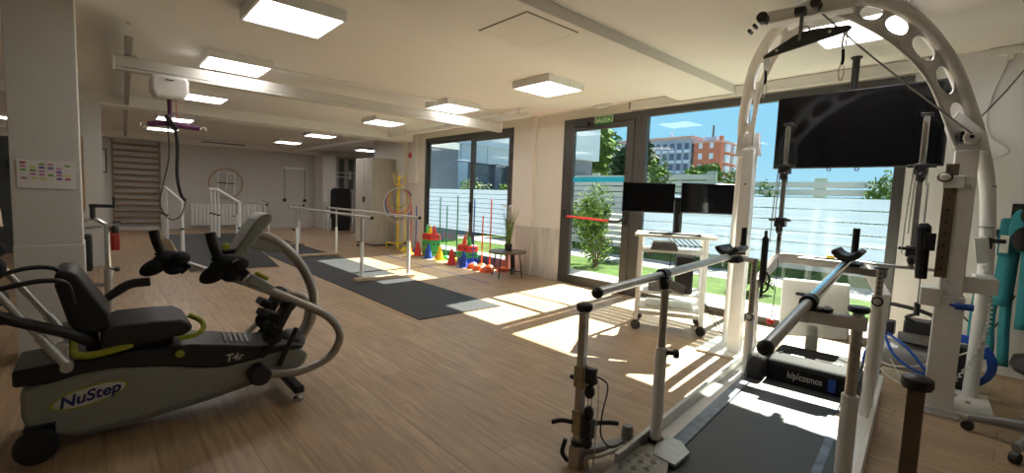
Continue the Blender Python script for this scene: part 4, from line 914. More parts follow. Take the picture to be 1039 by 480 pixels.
# gusset plates with oval holes
def lerp(a, b, t): return a + (b - a) * t
def gusset(tp, inner, k):
    A = catmull([V(p) for p in tp[4:]], 8); B = catmull([V(p) for p in inner], 8)
    def samp(P, t):
        f_ = t * (len(P) - 1); i = min(int(f_), len(P) - 2); return P[i].lerp(P[i + 1], f_ - i)
    mb = MB(); N = 6; th = V((0.0, 0, 0))
    for c in range(k):
        t0, t1 = c / k, (c + 1) / k
        def pt(u, v): return samp(A, lerp(t0, t1, u)).lerp(samp(B, lerp(t0, t1, u)), v)
        outer = [(i / N, 0) for i in range(N)] + [(1, i / N) for i in range(N)] + [(1 - i / N, 1) for i in range(N)] + [(0, 1 - i / N) for i in range(N)]
        n = len(outer)
        inn = []
        for (u, v) in outer:
            ang = math.atan2(v - 0.5, u - 0.5); ru, rv = 0.38, 0.27
            inn.append((0.5 + ru * math.cos(ang), 0.46 + rv * math.sin(ang)))
        vs = [pt(u, v) for u, v in outer] + [pt(u, v) for u, v in inn]
        mb.add(vs, [(i, (i + 1) % n, n + (i + 1) % n, n + i) for i in range(n)])
    o = ab(mb, 'gusset_plate', 'white')
    s = o.modifiers.new('solid', 'SOLIDIFY'); s.thickness = 0.014; s.offset = 0
innR = [(4.35, -0.13, 1.80), (4.25, -0.06, 1.98), (4.06, 0.05, 2.22), (3.86, 0.23, 2.42), (3.72, 0.42, 2.55), (3.64, 0.56, 2.62)]
innL = [(4.50, 1.16, 1.86), (4.37, 1.13, 2.06), (4.12, 1.03, 2.30), (3.88, 0.86, 2.50), (3.72, 0.68, 2.60), (3.64, 0.52, 2.62)]
gusset(tubeR, innR, 7); gusset(tubeL, innL, 6)
ab(MB().prism([(-0.30, 1.78), (-0.12, 1.78), (-0.07, 1.95), (-0.13, 2.05), (-0.28, 1.9)], 'yz', 4.36, 4.43), 'joint_plate', 'white', bevel=0.004)
ab(MB().prism([(1.10, 1.80), (1.30, 1.80), (1.29, 2.0), (1.12, 2.0)], 'yz', 4.48, 4.54), 'joint_plate', 'white', bevel=0.004)
ab(MB().cyl((4.25, -0.205, 1.86), (4.36, -0.205, 1.86), 0.042, n=20), 'pulley_cap', 'whiteplastic', bevel=0.006)
ab(MB().b2((4.27, -0.17, 1.83), (4.36, -0.15, 1.90)).cyl((4.24, -0.205, 1.86), (4.25, -0.205, 1.86), 0.012), 'pulley_bracket', 'black')
# lift gear at the top
ab(MB().b2((3.56, 0.42, 2.60), (3.68, 0.94, 2.68)), 'lift_housing', 'white', bevel=0.01)
lg = MB()
for ly, z, r in ((0.90, 2.61, 0.034), (0.60, 2.63, 0.030)): ab(MB().cyl((3.44, ly, z), (3.50, ly, z), r, n=20).cyl((3.49, ly, z), (3.58, ly, z), 0.012), 'pulley', 'black')
for q in (lg, ): pass
for ly, z in ((0.97, 2.60), (1.0, 2.57)): ab(MB().cyl((3.54, ly, z), (3.60, ly, z), 0.012, n=12), 'knob', 'black')
lg.b2((3.50, 0.665, 2.605), (3.58, 0.725, 2.645))
ab(lg, 'strap_guide', 'black')
ab(MB().tube([(3.56, 0.69, 2.61), (3.56, 0.69, 2.45)], 0.012, 10, 2), 'lift_strap', 'midgrey')
ab(MB().tube([(3.56, 0.60, 2.62), (3.85, 0.30, 2.33), (4.24, -0.20, 1.88)], 0.006, 6, 3), 'lift_cable', 'midgrey')
ab(MB().b2((4.60, -0.39, 1.12), (4.69, -0.33, 1.20)).bar((4.64, -0.36, 1.18), (4.60, -0.45, 1.18), 0.03, 0.03), 'remote_holder', 'black', bevel=0.006)
ab(MB().bar((4.575, -0.325, 1.20), (4.585, -0.355, 1.02), 0.075, 0.03, up=(-1, 0, 0)), 'hand_remote', 'badge', bevel=0.006)
cc = []
for i in range(90):
    q = i / 89; cc.append((4.575 - 0.08 * q + 0.012 * math.cos(i * 2.1), -0.36 - 0.08 * math.sin(PI * q) + 0.15 * q * q + 0.012 * math.sin(i * 2.1), 1.0 - 0.95 * q))
ab(MB().tube(cc, 0.005, 5, 2), 'coiled_cable', 'whiteplastic')
# spreader bar hanging from the arch
SB = thing('spreader_bar', 'black metal spreader bar hanging from the arch with carabiner straps', 'spreader bar', TL(3.56, 0.66, 2.42), TH)
def sb(mb, name, m, **kw):
    mb.shift(-3.56, -0.66, -2.42); return mb.build(name, m, SB, local=True, **kw)
bp_ = MB().prism([(0.918, 2.385), (0.915, 2.405), (0.73, 2.490), (0.68, 2.502), (0.60, 2.500), (0.42, 2.468), (0.402, 2.452), (0.42, 2.432)], 'yz', 3.545, 3.565)
def turn(mb):
    mb.v = [V((p.x + (p.y - 0.66) * 0.30, p.y, p.z)) for p in mb.v]; return mb
sb(turn(bp_), 'plate', 'black', bevel=0.003)
sb(turn(MB().ring((3.555, 0.67, 2.502), 0.032, 0.007, 'x', 18)), 'ring', 'steel')
for ly, z in ((0.52, 2.455), (0.83, 2.42)): sb(turn(MB().cyl((3.541, ly, z), (3.57, ly, z), 0.009)), 'hole_rim', 'badge')
for ly, zt, L_ in ((0.895, 2.40, 0.30), (0.44, 2.43, 0.28)):
    sb(turn(MB().tube([(3.555, ly, zt), (3.555, ly + 0.008, zt - 0.06), (3.555, ly, zt - 0.11)], 0.007, 8, 3).tube([(3.555, ly - 0.012, zt), (3.555, ly - 0.012, zt - 0.08)], 0.005, 8, 1)), 'strap', 'silver')
    sb(turn(MB().tube([(3.555, ly, zt - 0.10), (3.555, ly - 0.004, zt - 0.16), (3.555, ly, zt - 0.19)], 0.009, 8, 3)), 'buckle', 'blackfab')
    c0 = zt - 0.235
    sb(turn(MB().tube([(3.555, ly + 0.014 * math.sin(a), c0 + 0.05 * math.cos(a)) for a in [2 * PI * i / 14 for i in range(14)]], 0.004, 6, 2, closed=True)), 'carabiner', 'chrome')

# ================================================================ TELEVISION
TV = thing('television', 'large black television hanging from the ceiling before the window', 'television', (4.87, 1.06, 1.72))
MB().b2((4.84, 0.455, 1.722), (4.89, 1.66, 2.386)).build('panel', 'black', TV, bevel=0.006)
MB().b2((4.836, 0.467, 1.734), (4.8405, 1.648, 2.374)).build('screen', 'screen', TV)
MB().cyl((5.27, 1.17, 2.0), (5.27, 1.17, ZC), 0.03).b2((4.89, 0.88, 1.93), (4.93, 1.32, 2.22)).b2((4.92, 1.12, 2.04), (5.29, 1.20, 2.12)).lathe([(0.0, ZC - 0.015), (0.045, ZC - 0.015), (0.045, ZC), (0, ZC)], (5.27, 1.17, 0), 18).build('ceiling_pole', 'black', TV)
hk = MB()
for y in (1.21, 1.005): hk.ring((4.87, y, 1.71), 0.014, 0.004, 'x', 12)
hk.build('hook', 'black', TV)

# ================================================================ MONITOR CART
CR = math.radians(-60)
CT = thing('monitor_cart', 'white wheeled equipment cart with shelves before the window', 'cart', (4.415, 2.405, 0), CR)
def cb(mb, name, m, **kw): return mb.build(name, m, CT, local=True, **kw)
hw = 0.325
for x in (-hw, hw):
    for y in (0.02, 0.46):
        cb(MB().b2((x - 0.02, y - 0.02, 0.10), (x + 0.02, y + 0.02, 1.0)), 'leg', 'white', bevel=0.004)
        cb(MB().cyl((x - 0.01, y - 0.018, 0.05), (x + 0.01, y + 0.014, 0.05), 0.05, n=20).b2((x - 0.02, y - 0.02, 0.07), (x + 0.02, y + 0.02, 0.115)), 'caster', 'black', bevel=0.003)
    cb(MB().b2((x - 0.018, 0.04, 0.12), (x + 0.018, 0.44, 0.16)), 'side_rail', 'white', bevel=0.004)
cb(MB().b2((-hw, 0.22, 0.12), (hw, 0.26, 0.16)), 'cross_rail', 'white', bevel=0.004)
for i, (z, ya, yb) in enumerate(((0.235, -0.02, 0.48), (0.40, 0.0, 0.48), (0.84, 0.0, 0.48))):
    cb(MB().b2((-hw + 0.021, ya, z), (hw - 0.021, yb, z + 0.02)), 'shelf', 'whiteplastic', bevel=0.004)
cb(MB().b2((-hw - 0.06, -0.05, 1.0), (hw + 0.10, 0.50, 1.03)), 'worktop', 'whiteplastic', bevel=0.006)
tag(MB().prism([(-0.25, 0.0), (0.27, 0.0), (0.27, 0.14), (-0.25, 0.14)], 'xy', 1.031, 1.05).xf(WM[CT.name]).build('keyboard', 'black', bevel=0.006), 'black keyboard on the white cart worktop', 'keyboard')
tag(MB().b2((0.05, 0.06, 0.42), (0.22, 0.44, 0.80)).xf(WM[CT.name]).build('computer_tower', 'black', bevel=0.008), 'black computer tower on the cart shelf', 'computer')
tag(MB().b2((-0.22, 0.06, 0.42), (0.03, 0.40, 0.56)).xf(WM[CT.name]).build('power_unit', 'midgrey', bevel=0.008), 'low grey power unit box left of the computer tower', 'box')
tag(MB().b2((-0.24, 0.04, 0.256), (0.24, 0.42, 0.275)).xf(WM[CT.name]).build('document_tray', 'badge', bevel=0.004), 'flat white tray on lowest cart shelf', 'tray')
dv = MB()
for i in range(3): dv.b2((-0.22 + 0.01 * i, 0.08, 0.861 + 0.028 * i), (0.06 - 0.015 * i, 0.36, 0.885 + 0.028 * i))
tag(dv.xf(WM[CT.name]).build('paper_stack', 'midgrey', bevel=0.003), 'stack of grey folders under the cart worktop', 'folders')
cbw = MB()
for i in range(6):
    x = -0.05 + 0.05 * i
    cbw.tube([(x, 0.30, 0.98), (x + 0.06, 0.2, 0.93), (x + 0.1, 0.25, 0.90), (x + 0.04, 0.40, 0.875), (x + 0.05, 0.47, 0.7), (x, 0.46, 0.46)], 0.005, 6, 6)
cbw.tube([(0.30, 0.30, 0.42), (0.42, 0.30, 0.20), (0.52, 0.2, 0.04), (0.6, 0.1, 0.006)], 0.006, 6, 6).tube([(0.30, 0.36, 0.4), (0.45, 0.36, 0.18), (0.58, 0.28, 0.008), (0.65, 0.2, 0.006)], 0.006, 6, 6)
cbw.v = [WM[CT.name] @ p for p in cbw.v]
tag(cbw.build('cable_bundle', 'blackrub'), 'tangle of cables hanging through the cart shelves', 'cables')
MS = thing('monitor_stand', 'short black pole stand carrying two monitors on the cart', 'monitor stand', (4.60, 2.47, 1.031))
MB().cyl((4.60, 2.47, 1.031), (4.60, 2.47, 1.42), 0.045).build('pole', 'black', MS); MB().lathe([(0, 1.031), (0.10, 1.031), (0.10, 1.045), (0, 1.045)], (4.60, 2.47, 0), 20).build('foot', 'black', MS)
MB().bar((4.40, 2.66, 1.40), (4.78, 2.27, 1.40), 0.03, 0.04).build('arm', 'black', MS)
def monitor(c, ang, lab):
    t = thing('monitor', lab, 'monitor', c, ang, 'monitors on the cart')
    MB().b2((-0.275, -0.035, -0.155), (0.275, -0.012, 0.16)).b2((-0.15, -0.012, -0.1), (0.15, 0.012, 0.1)).build('casing', 'black', t, bevel=0.006, local=True)
    MB().b2((-0.268, -0.0375, -0.14), (0.268, -0.035, 0.153)).build('screen', 'screen', t, local=True)
    return t
ma = math.atan2(-0.67, 0.74)
monitor((4.365, 2.70, 1.405), ma, 'left black monitor above the cart, beside the exit door')
monitor((4.76, 2.245, 1.415), ma - 0.05, 'right black monitor above the cart, beside the arch leg')

# ================================================================ CONES, POLES, STEPS
def cone(x, y, m, lab, s=1.0, z=0.0, group='training cones in a row'):
    t = thing('training_cone', lab, 'cone', (x, y, z), random.uniform(-0.3, 0.3), group)
    MB().lathe([(0.085 * s, 0.012 * s), (0.08 * s, 0.03 * s), (0.022 * s, 0.30 * s), (0.016 * s, 0.305 * s), (0.014 * s, 0.29 * s)], n=22).build('cone_body', m, t, local=True)
    MB().b2((-0.105 * s, -0.105 * s, 0), (0.105 * s, 0.105 * s, 0.013 * s)).build('base', m, t, bevel=0.006 * s, local=True)
    hl = MB()
    for a in (0.8, 2.4, 4.0, 5.6):
        for zz, rr in ((0.10, 0.062), (0.20, 0.043)): hl.ell((rr * s * math.cos(a), rr * s * math.sin(a), zz * s), (0.012 * s,) * 3, 8, 5)
    hl.build('hole_rims', m, t, local=True)
    return t
cone(5.27, 9.32, 'yellow', 'yellow training cone nearest the hoop stand')
cone(5.27, 8.94, 'red', 'red training cone second from the hoop stand')
cone(5.23, 8.43, 'blue', 'blue training cone in front of the red and green step stack')
cone(5.28, 8.07, 'yellow', 'yellow training cone in the middle of the row')
cone(5.18, 7.49, 'red', 'red training cone just left of the nearest blue cone')
cone(5.17, 7.07, 'blue', 'blue training cone at the near end of the row, beside domes')
def step_block(x, y, z, m, h, lab):
    t = thing('step_block', lab, 'step block', (x, y, z), 0, 'plastic step blocks')
    MB().prism([(-0.19, 0), (-0.17, h), (0.17, h), (0.19, 0)], 'yz', -0.13, 0.13).build('block', m, t, bevel=0.012, local=True)
    sl = MB()
    for q in (-0.09, 0.09): MB().b2((-0.132, q - 0.045, h * 0.45), (-0.128, q + 0.045, h * 0.58)).build('slot', 'black', t, local=True)
    for q in (-0.05, 0.05): MB().b2((q - 0.03, -0.189, h * 0.45), (q + 0.03, -0.176, h * 0.58)).build('slot', 'black', t, local=True)
for z, m, h, lab in ((0.0, 'green', 0.18, 'green step block at bottom of the far stack'), (0.18, 'green', 0.18, 'upper green step block of the far stack, under the red one'), (0.36, 'red', 0.14, 'red step block on top of the far stack')):
    step_block(5.50, 8.75, z, m, h, lab)
for z, m, h, lab in ((0.0, 'blue', 0.13, 'blue step block at bottom of the near stack'), (0.13, 'green', 0.12, 'green step block in the middle of the near stack'), (0.25, 'red', 0.13, 'red step block on top of the near stack')):
    step_block(5.50, 7.40, z, m, h, lab)
cone(5.48, 8.90, 'green', 'small green cone on the far step stack', 0.6, 0.5005, 'small cones on step stacks')
cone(5.46, 8.74, 'yellow', 'small yellow cone on the far step stack', 0.6, 0.5005, 'small cones on step stacks')
cone(5.48, 8.61, 'red', 'small red cone on the far step stack', 0.6, 0.5005, 'small cones on step stacks')
cone(5.48, 7.48, 'red', 'small red cone on the near step stack', 0.6, 0.3805, 'small cones on step stacks')
cone(5.48, 7.32, 'green', 'small green cone on the near step stack', 0.6, 0.3805, 'small cones on step stacks')
def pole(x, y, h, m, bm_, lab):
    t = thing('agility_pole', lab, 'agility pole', (x, y, 0), 0, 'upright agility poles')
    MB().cyl((0, 0, 0.06), (0, 0, h), 0.0125, n=12).ell((0, 0, h), (0.0135, 0.0135, 0.012), 10, 6).build('pole', m, t, local=True)
    MB().lathe([(0.0, 0.0), (0.10, 0.0), (0.098, 0.02), (0.075, 0.06), (0.035, 0.085), (0.0, 0.09)], n=20).build('base', bm_, t, local=True)
pole(5.46, 8.36, 1.30, 'darkgreen', 'red', 'tall green pole standing behind the middle yellow cone')
pole(5.46, 8.10, 1.12, 'darkgreen', 'green', 'shorter green pole between two taller green poles')
pole(5.46, 7.72, 1.35, 'darkgreen', 'yellow', 'tall green pole left of the near step stack')
pole(5.40, 7.08, 1.29, 'blue', 'blue', 'tall blue pole in front of the window mullion')
pole(5.44, 6.86, 0.98, 'orange', 'orange', 'short orange pole right of the blue pole')
pole(5.44, 6.62, 1.30, 'orange', 'orange', 'tall orange pole nearest the plant table')
pole(5.42, 9.80, 1.03, 'yellow', 'yellow', 'yellow pole beside the hoop stand')
pole(5.50, 9.66, 1.10, 'red', 'red', 'red pole between the yellow and blue poles by the hoop stand')
pole(5.50, 9.42, 1.07, 'blue', 'blue', 'blue pole at the left edge of the window')
for x, y, lab in ((5.25, 6.88, 'orange balance dome beside nearest blue cone'), (5.22, 6.66, 'middle orange balance dome on the floor'), (5.20, 6.42, 'orange balance dome beside the table leg'), (5.50, 6.30, 'orange balance dome behind the table leg')):
    tag(MB().lathe([(0.0, 0.0), (0.115, 0.0), (0.11, 0.03), (0.085, 0.07), (0.045, 0.09), (0.0, 0.095)], (x, y, 0), 24).build('balance_dome', 'orange'), lab, 'balance dome', 'orange balance domes')
# hoop stand
HS = thing('hoop_stand', 'yellow metal stand holding gymnastic hoops beside the wardrobe', 'stand', (5.44, 10.18, 0))
MB().cyl((5.44, 10.18, 0.10), (5.44, 10.18, 1.78), 0.028).build('pole', 'yellow', HS)
MB().tube([(5.30, 9.90, 0.01), (5.30, 9.90, 0.13), (5.30, 10.15, 0.14), (5.30, 10.46, 0.13), (5.30, 10.46, 0.01)], 0.02, 10, 3).tube([(5.56, 9.95, 0.01), (5.56, 9.95, 0.13), (5.56, 10.42, 0.13), (5.56, 10.42, 0.01)], 0.02, 10, 3).tube([(5.30, 10.18, 0.14), (5.56, 10.18, 0.14)], 0.02, 10, 1).build('foot', 'yellow', HS)
pr = MB()
for z, w in ((1.74, 0.17), (1.58, 0.15)):
    pr.tube([(5.44 - w, 10.12, z + 0.09), (5.44 - w * 0.8, 10.14, z), (5.44, 10.16, z - 0.03), (5.44 + w * 0.8, 10.14, z), (5.44 + w, 10.12, z + 0.09)], 0.014, 8, 5)
pr.tube([(5.44, 10.18, 1.45), (5.43, 10.06, 1.46), (5.43, 10.0, 1.51)], 0.014, 8, 4).build('prong', 'yellow', HS)
for R_, m, x, lab in ((0.24, 'lime', 10.13, 'smallest lime green hoop on the yellow stand'), (0.31, 'orange', 10.105, 'orange hoop on the yellow stand'), (0.37, 'blue', 10.08, 'dark blue hoop on the yellow stand'), (0.42, 'silver', 10.055, 'largest pale hoop on the yellow stand')):
    tag(MB().ring((5.42, x, 1.475 - R_ + 0.012), R_, 0.013, 'y', 48).build('gymnastic_hoop', m), lab, 'hoop', 'hoops on the yellow stand')
# wall boxes
t = thing('fire_alarm', 'small red fire alarm call point high on the wall', 'fire alarm', (XW - 0.03, 10.05, 2.2))
MB().b2((XW - 0.06, 10.02, 2.22), (XW, 10.14, 2.34)).build('housing', 'red', t, bevel=0.01); MB().cyl((XW - 0.075, 10.08, 2.28), (XW - 0.06, 10.08, 2.28), 0.035).build('sounder', 'darkred', t)
t = thing('junction_box', 'cream junction box on wall below a vertical conduit', 'junction box', (XW - 0.05, 9.92, 1.6))
MB().b2((XW - 0.09, 9.75, 1.60), (XW, 10.12, 1.90)).build('box', 'wall', t, bevel=0.01); MB().b2((XW - 0.06, 9.80, 1.90), (XW, 9.98, ZC - 0.001)).build('conduit', 'wall', t, bevel=0.004)
# side table and plant
TB = thing('side_table', 'small round dark side table with black metal legs', 'table', (5.20, 5.85, 0))
MB().lathe([(0.0, 0.415), (0.315, 0.415), (0.325, 0.425), (0.325, 0.44), (0.318, 0.447), (0.0, 0.447)], (5.20, 5.85, 0), 40).build('table_top', 'tabletop', TB)
for a in (200, 290, 20, 110):
    c, s = math.cos(math.radians(a)), math.sin(math.radians(a))
    MB().cyl((5.20 + 0.23 * c, 5.85 + 0.23 * s, 0.416), (5.20 + 0.29 * c, 5.85 + 0.29 * s, 0.0), 0.011, n=10).build('leg', 'black', TB)
for a in (200, 290):
    c, s = math.cos(math.radians(a)), math.sin(math.radians(a))
    MB().cyl((5.20 + 0.274 * c, 5.85 + 0.274 * s, 0.11), (5.20 - 0.274 * c, 5.85 - 0.274 * s, 0.11), 0.009, n=8).build('stretcher', 'black', TB)
PL = thing('potted_grass', 'tall grass plant in black pot on the round side table', 'plant', (5.22, 5.86, 0.447))
MB().lathe([(0.0, 0.447), (0.055, 0.447), (0.068, 0.565), (0.060, 0.565), (0.055, 0.54), (0, 0.54)], (5.22, 5.86, 0), 20).build('pot', 'black', PL)
lv = MB()
for i in range(70):
    a = random.uniform(0, 2 * PI); r0 = random.uniform(0, 0.04); H_ = random.uniform(0.40, 0.72); sp_ = random.uniform(0.02, 0.18)
    p0 = V((5.22 + r0 * math.cos(a), 5.86 + r0 * math.sin(a), 0.54))
    pts = [p0 + V((sp_ * q * q * math.cos(a), sp_ * q * q * math.sin(a), H_ * q - 0.05 * q * q * (sp_ > 0.1))) for q in (0, 0.35, 0.7, 1.0)]
    lv.tube(pts, lambda q: 0.0055 * (1 - 0.8 * q), 4, 2)
lv.build('leaves', 'leaf', PL)
fl_ = MB()
for i in range(5):
    a = random.uniform(0, 2 * PI); fl_.tube([(5.22, 5.86, 0.6), (5.22 + 0.03 * math.cos(a), 5.86 + 0.03 * math.sin(a), 1.12), (5.22 + 0.14 * math.cos(a), 5.86 + 0.14 * math.sin(a), 1.22)], lambda q: 0.002 + 0.008 * (q > 0.72), 6, 6)
fl_.build('flower_plumes', 'paper', PL)
t = thing('floor_pot', 'tall black planter under the round side table', 'planter', (5.43, 5.97, 0))
MB().lathe([(0.0, 0.12), (0.03, 0.12), (0.042, 0.36), (0.036, 0.36), (0.03, 0.32), (0, 0.32)], (5.43, 5.98, 0), 16).build('pot', 'black', t)
MB().cyl((5.43, 5.98, 0), (5.43, 5.98, 0.12), 0.02).build('stem', 'black', t)

# ================================================================ RIGHT SIDE: COMPRESSOR, HARNESS, STOOL, CABLES
CP = thing('air_compressor', 'small grey air compressor with gauges behind the arch column', 'compressor', (4.86, 0.55, 0))
Rx = Matrix.Rotation(math.radians(90), 3, 'X')
MB().lathe([(0.0, -0.24), (0.06, -0.235), (0.11, -0.20), (0.12, -0.16), (0.12, 0.16), (0.11, 0.20), (0.06, 0.235), (0, 0.24)], (4.86, 0.55, 0.19), 24, Rx).build('tank', 'comptank', CP)
MB().b2((4.80, 0.40, 0.31), (4.96, 0.58, 0.50)).b2((4.81, 0.64, 0.34), (4.93, 0.76, 0.46)).build('motor', 'black', CP, bevel=0.012)
MB().cyl((4.77, 0.52, 0.36), (4.745, 0.52, 0.36), 0.028).cyl((4.77, 0.44, 0.37), (4.745, 0.44, 0.37), 0.028).b2((4.75, 0.40, 0.33), (4.80, 0.60, 0.40)).build('gauge', 'steel', CP)
MB().tube([(4.84, 0.42, 0.47), (4.84, 0.42, 0.56), (4.85, 0.66, 0.60), (4.85, 0.78, 0.58)], 0.016, 8, 3).build('handle', 'black', CP)
for y in (0.38, 0.72): MB().cyl((4.86, y, 0), (4.86, y, 0.09), 0.025).build('foot', 'blackrub', CP)
MB().b2((4.93, 0.16, 0.0), (5.05, 0.26, 0.34)).build('filter', 'black', CP, bevel=0.01)
hz = MB()
for i in range(4): hz.tube([(4.98 + 0.02 * i, 0.25 + (0.165 + 0.012 * i) * math.cos(a), 0.205 + (0.165 + 0.012 * i) * math.sin(a)) for a in [2 * PI * q / 24 for q in range(24)]], 0.009, 7, 2, closed=True)
hz.tube([(4.72, 0.72, 0.40), (4.66, 0.78, 0.2), (4.66, 0.80, 0.05), (4.60, 0.90, 0.014)], 0.011, 7, 6).tube([(4.72, 0.70, 0.42), (4.64, 0.60, 0.24), (4.66, 0.46, 0.14), (4.92, 0.36, 0.06)], 0.011, 7, 6).tube([(4.72, 0.66, 0.38), (4.66, 0.52, 0.30), (4.70, 0.36, 0.10), (4.90, 0.30, 0.05)], 0.010, 7, 6)
tag(hz.build('air_hose', 'bluehose'), 'coiled bright blue air hose by the compressor', 'hose')
wl = MB().tube([(4.72, 0.76, 0.16), (4.7, 0.6, 0.13), (4.72, 0.4, 0.2), (4.95, 0.1, 0.38)], 0.006, 6, 6).tube([(4.72, 0.7, 0.10), (4.68, 0.62, 0.04), (4.66, 0.5, 0.01), (4.66, 0.3, 0.008)], 0.006, 6, 6).tube([(4.76, 0.66, 0.22), (4.70, 0.55, 0.05), (4.62, 0.5, 0.01)], 0.005, 6, 6)
tag(wl.build('power_cable', 'whiteplastic'), 'loose white cables around the compressor', 'cable')
tag(MB().tube([(4.72, 0.50, 1.02), (4.72, 0.50, 0.70), (4.72, 0.50, 0.62)], 0.004, 6, 2).cyl((4.72, 0.50, 0.56), (4.72, 0.50, 0.66), 0.02).tube([(4.72, 0.50, 0.57), (4.72, 0.56, 0.53), (4.73, 0.50, 0.50)], 0.012, 8, 4).build('pull_handle', 'black'), 'black pull handle hanging above the compressor', 'handle')
# wall trunking & wires
tag(MB().b2((XW - 0.05, -0.2, 2.70), (XW - 0.006, 0.33, 2.765)).b2((XW - 0.04, 0.18, 2.66), (XW - 0.01, 0.22, 2.71)).build('cable_trunking', 'whiteplastic', bevel=0.004), 'short white cable trunking on right wall near ceiling', 'trunking')
tag(MB().tube([(XW - 0.02, 0.20, 2.70), (XW - 0.02, 0.29, 2.30), (XW - 0.02, 0.27, 2.05), (XW - 0.02, 0.14, 1.90), (XW - 0.02, 0.30, 1.80), (XW - 0.02, 0.36, 1.76)], 0.006, 6, 8).build('wall_cable', 'silver'), 'thin pale cable drooping down the right wall', 'cable')
tag(MB().tube([(XW - 0.03, 0.02, 2.72), (5.35, 0.18, 2.35), (4.72, 0.30, 2.02), (4.55, 0.33, 1.96)][0:3] + [(4.62, 0.31, 2.03)], 0.005, 6, 3).build('support_cable', 'blackrub'), 'dark cable running from ceiling trunking to the arch tube', 'cable')
# harness
HN = thing('walking_harness', 'turquoise webbing harness with black buckles hanging at right wall', 'harness', (5.55, 0.08, 0.2))
def strap(pts, w=0.05, m='turq', nm='strap'):
    P = catmull(pts, 6); mb = MB(); vs = []; fs = []
    for i, p in enumerate(P):
        t_ = (P[min(i + 1, len(P) - 1)] - P[max(i - 1, 0)]).normalized()
        s_ = t_.cross(V((1, 0, 0))); s_ = s_.normalized() if s_.length > 1e-5 else V((0, 1, 0))
        for q in (-1, 1):
            vs.append(p + s_ * w / 2 * q)
    for i in range(len(P) - 1): fs.append((2 * i, 2 * i + 1, 2 * i + 3, 2 * i + 2))
    mb.add(vs, fs); o = mb.build(nm, m, HN); sm = o.modifiers.new('solid', 'SOLIDIFY'); sm.thickness = 0.006; sm.offset = 0; return o
strap([(5.56, 0.17, 1.22), (5.55, 0.20, 0.9), (5.55, 0.22, 0.55), (5.55, 0.215, 0.25), (5.54, 0.16, 0.17), (5.53, 0.105, 0.22), (5.53, 0.12, 0.5), (5.54, 0.10, 0.9), (5.55, 0.09, 1.2)], 0.055)
strap([(5.55, 0.02, 1.35), (5.53, 0.04, 0.9), (5.52, 0.04, 0.5), (5.52, 0.02, 0.12)], 0.07)
strap([(5.50, 0.10, 1.25), (5.48, 0.07, 1.0), (5.48, 0.075, 0.62)], 0.10)
strap([(5.50, -0.03, 1.25), (5.48, -0.05, 1.0), (5.48, -0.06, 0.45)], 0.09)
strap([(5.53, 0.18, 0.95), (5.51, 0.18, 0.78), (5.51, 0.165, 0.62)], 0.045, 'lime', 'tag_strap')
MB().b2((5.46, 0.05, 1.02), (5.52, 0.13, 1.34)).ell((5.48, 0.0, 1.25), (0.05, 0.09, 0.18)).build('torso_wrap', 'turq', HN, bevel=0.02)
MB().ell((5.44, -0.01, 1.18), (0.05, 0.07, 0.10)).ell((5.46, -0.04, 1.36), (0.06, 0.07, 0.08)).build('padding', 'blackfab', HN)
MB().b2((5.43, 0.07, 1.06), (5.465, 0.12, 1.20)).build('care_label', 'badge', HN)
MB().b2((5.49, 0.155, 0.70), (5.52, 0.20, 0.78)).build('buckle', 'red', HN)
MB().b2((5.46, 0.16, 1.32), (5.50, 0.19, 1.02)).build('edge_strap', 'turq', HN)
MB().cyl((XW - 0.006, 0.02, 1.40), (5.44, 0.02, 1.42), 0.012).b2((XW - 0.02, -0.04, 1.34), (XW - 0.006, 0.08, 1.46)).build('wall_hook', 'black', HN)
tag(MB().tube([(XW - 0.02, 0.29, 0.45), (5.66, 0.18, 0.36), (5.64, 0.09, 0.42), (5.66, 0.0, 0.7)], 0.007, 6, 8).build('wall_cable', 'blackrub'), 'black cable looping behind the turquoise harness', 'cable')
tag(MB().b2((XW - 0.03, 0.22, 0.62), (XW - 0.006, 0.30, 0.74)).build('wall_socket', 'whiteplastic', bevel=0.004), 'white socket on right wall behind the harness', 'socket')
# stool
STL = thing('swivel_stool', 'grey five-star stool base on casters at the right edge', 'stool', (4.03, -0.20, 0))
base_a = math.atan2(0.33, 0.02)
for i in range(5):
    a = base_a + i * 2 * PI / 5; c, s = math.cos(a), math.sin(a)
    MB().tube([(4.03, -0.20, 0.125), (4.03 + 0.16 * c, -0.20 + 0.16 * s, 0.115), (4.03 + 0.33 * c, -0.20 + 0.33 * s, 0.085)], lambda q: 0.036 - 0.012 * q, 10, 4).build('base_arm', 'midgrey', STL)
    MB().cyl((4.03 + 0.33 * c - 0.02 * s, -0.20 + 0.33 * s + 0.02 * c, 0.032), (4.03 + 0.33 * c + 0.02 * s, -0.20 + 0.33 * s - 0.02 * c, 0.032), 0.032, n=16).build('caster', 'black', STL, bevel=0.004)
MB().cyl((4.03, -0.20, 0.11), (4.03, -0.20, 0.45), 0.027).build('gas_lift', 'black', STL)
MB().lathe([(0.0, 0.44), (0.17, 0.45), (0.19, 0.48), (0.18, 0.53), (0.0, 0.54)], (4.03, -0.20, 0), 28).build('seat', 'vinyl', STL)

